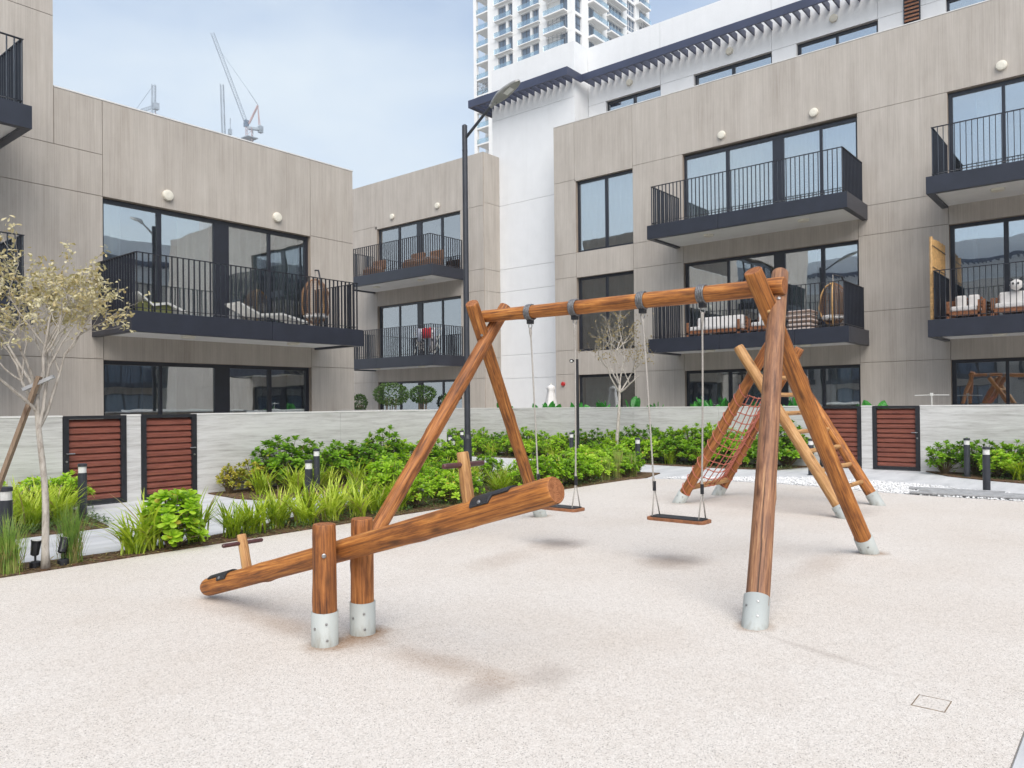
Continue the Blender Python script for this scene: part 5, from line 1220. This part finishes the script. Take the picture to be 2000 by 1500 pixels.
for k in range(-6, 9):
    z = ZB+FH*k
    b = MB(); fbox(b, WT1, 85.56, 106.6, -0.61, 0.03, z-0.62, z-0.05); fbox(b, WT1, 107.5, 110.75, -3.4, 0.05, z-0.35, z-0.05); fbox(b, WT2, XT+0.05, 152, -0.61, -0.03, z-0.62, z-0.05)
    fbox(b, WT1, 86.7, 91.85, -0.6, 1.3, z-0.30, z-0.049); fbox(b, WT1, 100.5, 105.2, -0.1, 0.75, z-0.22, z-0.05); fbox(b, WT1, 93.4, 98.8, -0.1, 0.75, z-0.22, z-0.05)
    fbox(b, WT2, 128.6, 134.2, -0.1, 1.4, z-0.45, z-0.05); fbox(b, WT2, 135.6, 142.2, -0.1, 0.9 if k % 2 else 1.2, z-0.35, z-0.05); fbox(b, WT2, 147.3, 152.0, -0.1, 1.3, z-0.35, z-0.05)
    fl = b.build('floor_band', TOWERW, t)
    for u0, u1 in ((102.45, 104.65), (100.65, 101.85), (96.05, 98.45), (93.8, 95.5), (86.9, 88.8)):
        w_ = shared('window', (u0, 1), lambda: fbox(MB(), WT1, u0, u1, -0.5, -0.42, 0, FH-0.6) if False else MB().box(0.42, 0.5, 0, u1-u0, 0, FH-0.6), TGLASS, (XT, u0, z), t)
        shared('window_bar', (u0, 2), lambda: MB().box(0.36, 0.419, (u1-u0)*0.48, (u1-u0)*0.54, 0, FH-0.6).box(0.36, 0.418, 0, u1-u0, 0, 0.1), FRAME, (XT, u0, z), t)
    for u0, u1 in ((124.2, 126.5), (129.3, 131.5), (135.9, 142.0), (143.8, 147.3), (149.0, 152.0)):
        shared('window', (u0, 3), lambda: MB().box(0, u1-u0, 0.42, 0.5, 0, FH-0.6), TGLASS, (u0, YT, z), t)
        def wb(u0=u0, u1=u1):
            q = MB(); n = max(2, int((u1-u0)/1.1))
            for i in range(1, n): x = (u1-u0)*i/n; q.box(x-0.06, x+0.06, 0.36, 0.419, 0, FH-0.6)
            return q.box(0, u1-u0, 0.37, 0.418, 1.2, 1.3)
        shared('window_bar', (u0, 4), wb, TOWERW if u0 in (135.9, 143.8) else FRAME, (u0, YT, z), t)
    for u0, u1, n in ((107.5, 110.75, 0.0), (86.8, 91.8, 1.25), (100.5, 105.2, 0.70), (93.4, 98.8, 0.70)):
        shared('glass_balustrade', (u0, 5), lambda: MB().box(-n-0.03, -n+0.03, 0, u1-u0, 0, 1.05), BALGL, (XT, u0, z-0.05), t)
    for u0, u1, n in ((128.6, 134.2, 1.35), (147.3, 152.0, 1.25), (135.6, 142.2, 0.85)):
        shared('glass_balustrade', (u0, 6), lambda: MB().box(0, u1-u0, -n-0.03, -n+0.03, 0, 1.05), BALGL, (u0, YT, z-0.05), t)
b = MB(); b.box(XT+3.38, XT+3.42, 108.6, 109.3, 40, 107); b.build('recess_light_strip', TOWERW, t)
# scaffolds standing in tower bays
def scaffold(loc, u0, u1, z0, z1, face, label):
    s = thing('scaffold', label, 'scaffold', loc, 'scaffolds in the tower bays'); b = MB(); N = 4; w_ = u1-u0
    for i in range(N+1):
        u = u0+w_*i/N
        for n in (-0.3, 0.9):
            p = (XT+0.9-n, u) if face == 1 else (u, YT-n); b.tube([(p[0], p[1], z0), (p[0], p[1], z1)], 0.05, 4)
    z = z0+0.8; k = 0
    while z < z1:
        for n in (-0.3, 0.9):
            a, c = ((XT+0.9-n, u0, z), (XT+0.9-n, u1, z)) if face == 1 else ((u0, YT-n, z), (u1, YT-n, z)); b.tube([a, c], 0.05, 4)
            d = (c[0], c[1], c[2]+1.2) if k % 2 else (a[0], a[1], a[2]+1.2); b.tube([a if k % 2 else c, d], 0.04, 4)
        z += 1.2; k += 1
    b.build('tubes', SCAF, s)
scaffold((XT, 89, 60), 87.2, 91.4, 71.4, 77.9, 1, 'scaffold in the corner balcony bay of the white tower'); scaffold((XT, 109, 60), 107.7, 110.6, 64.4, 70.9, 1, 'scaffold in the open edge bay of the white tower'); scaffold((149, YT, 60), 148.5, 152.0, 78.6, 84.9, 2, 'scaffold on the far side of the white tower')

# ------------------------------------------------------------------ tower cranes
def lattice(b, p0, p1, wd, n, r=0.09, diag=0.06):
    p0, p1 = Vector(p0), Vector(p1); d = (p1-p0).normalized(); a = d.orthogonal().normalized(); c = d.cross(a); cs = [a+c, a-c, -a-c, c-a]
    for q in cs: b.tube([p0+q*wd/2, p1+q*wd/2], r, 4)
    for i in range(n):
        f0, f1 = p0.lerp(p1, i/n), p0.lerp(p1, (i+1)/n)
        for k in range(4): b.tube([f0+cs[k]*wd/2, f1+cs[(k+1) % 4]*wd/2], diag, 3)
    return b
t = thing('tower_crane', 'luffing tower crane with raised lattice jib above the gabled block', 'crane', (144.2, 232.7, 0))
P = lambda x, y, z: Vector((x, y, z))
b = MB(); lattice(b, (144.15, 232.7, 0), (144.15, 232.67, 95.6), 1.9, 48, 0.11, 0.07); b.build('mast', CRANER, t)
b = MB(); b.box(142.2, 146.2, 230.6, 234.6, 92.0, 92.3); b.build('platform', CRANE, t)
b = MB(); b.box(142.6, 145.8, 231.0, 234.2, 86.0, 86.3); b.build('platform', CRANE, t)
b = MB(); lattice(b, (143.5, 233.4, 97.2), (136.25, 241.85, 127.7), 1.05, 34, 0.09, 0.055); b.build('jib', CRANE, t)
b = MB(); b.box(142.9, 144.2, 232.9, 234.2, 96, 98.2); b.build('cab', TGLASS, t)
b = MB(); b.tube([(144.1, 232.8, 97.0), (146.0, 230.4, 103.2)], 0.35, 6); b.tube([(146.0, 230.4, 103.2), (146.5, 229.9, 96.6)], 0.14, 5); b.tube([(146.0, 230.4, 103.2), (146.2, 230.2, 96.6)], 0.14, 5); b.build('back_frame', CRANER, t)
b = MB(); b.bar((143.9, 233.0, 95.6), (147.0, 229.4, 95.0), 1.3, 0.8); b.box(146.0, 147.3, 229.2, 230.6, 94.0, 96.2); b.build('counterweight', CRANE, t)
b = MB(); b.tube([(146.0, 230.4, 103.4), (144.0, 232.6, 108.0)], 0.13, 5); b.tube([(144.0, 232.6, 108.0), (138.0, 239.7, 121.5)], 0.06, 4); b.build('luffing_rope', CRANE, t)
t = thing('tower_crane', 'upright crane jib seen edge-on between the other two cranes', 'crane', (160, 276, 0))
b = MB(); lattice(b, (160, 276.1, 104), (159.6, 276.6, 127.2), 1.1, 26, 0.11, 0.07); b.build('jib', CRANE, t); b = MB(); lattice(b, (160.6, 275.4, 0), (160.6, 275.4, 106), 1.8, 50, 0.16, 0.09); b.build('mast', CRANER, t)
b = MB(); b.box(161.2, 162.3, 274.0, 275.2, 107.8, 109.8); b.tube([(161.8, 274.5, 104), (161.8, 274.5, 114)], 0.2, 5); b.build('cab', CRANE, t)
t = thing('tower_crane', 'faint distant crane with short tower head and low jib over the parapet', 'crane', (152.1, 316.9, 0))
b = MB(); lattice(b, (152.1, 316.9, 0), (152.1, 316.9, 124), 2.0, 50, 0.13, 0.08); b.build('mast', CRANER, t)
b = MB(); lattice(b, (152.1, 316.9, 124), (152.2, 316.8, 135.7), 1.3, 10, 0.13, 0.08); b.build('tower_head', CRANE, t)
b = MB(); lattice(b, (152, 317, 126.5), (146.0, 324.2, 123.5), 1.1, 12, 0.12, 0.08); b.tube([(152.1, 316.8, 135.5), (147, 323.0, 124.5)], 0.1, 4); b.build('jib', CRANE, t)
b = MB(); b.box(151.6, 153.6, 314.8, 317.0, 125.2, 127.8); b.build('counterweight', CRANE, t)

# ------------------------------------------------------------------ dusty air
hm = bpy.data.materials.new('dusty_air'); hm.use_nodes = True; ht = hm.node_tree; ht.nodes.clear()
hv = ht.nodes.new('ShaderNodeVolumePrincipled'); ho = ht.nodes.new('ShaderNodeOutputMaterial')
hv.inputs['Color'].default_value = (0.88, 0.93, 0.98, 1); hv.inputs['Density'].default_value = 0.0009; hv.inputs['Anisotropy'].default_value = 0.2
ht.links.new(hv.outputs[0], ho.inputs['Volume'])
b = MB(); b.box(-95, 440, -95, 440, -1.7, 142); setp(b.build('haze', hm), 'thin dusty air paling the far cranes and tower', kind='stuff')
sc.cycles.volume_bounces = 0
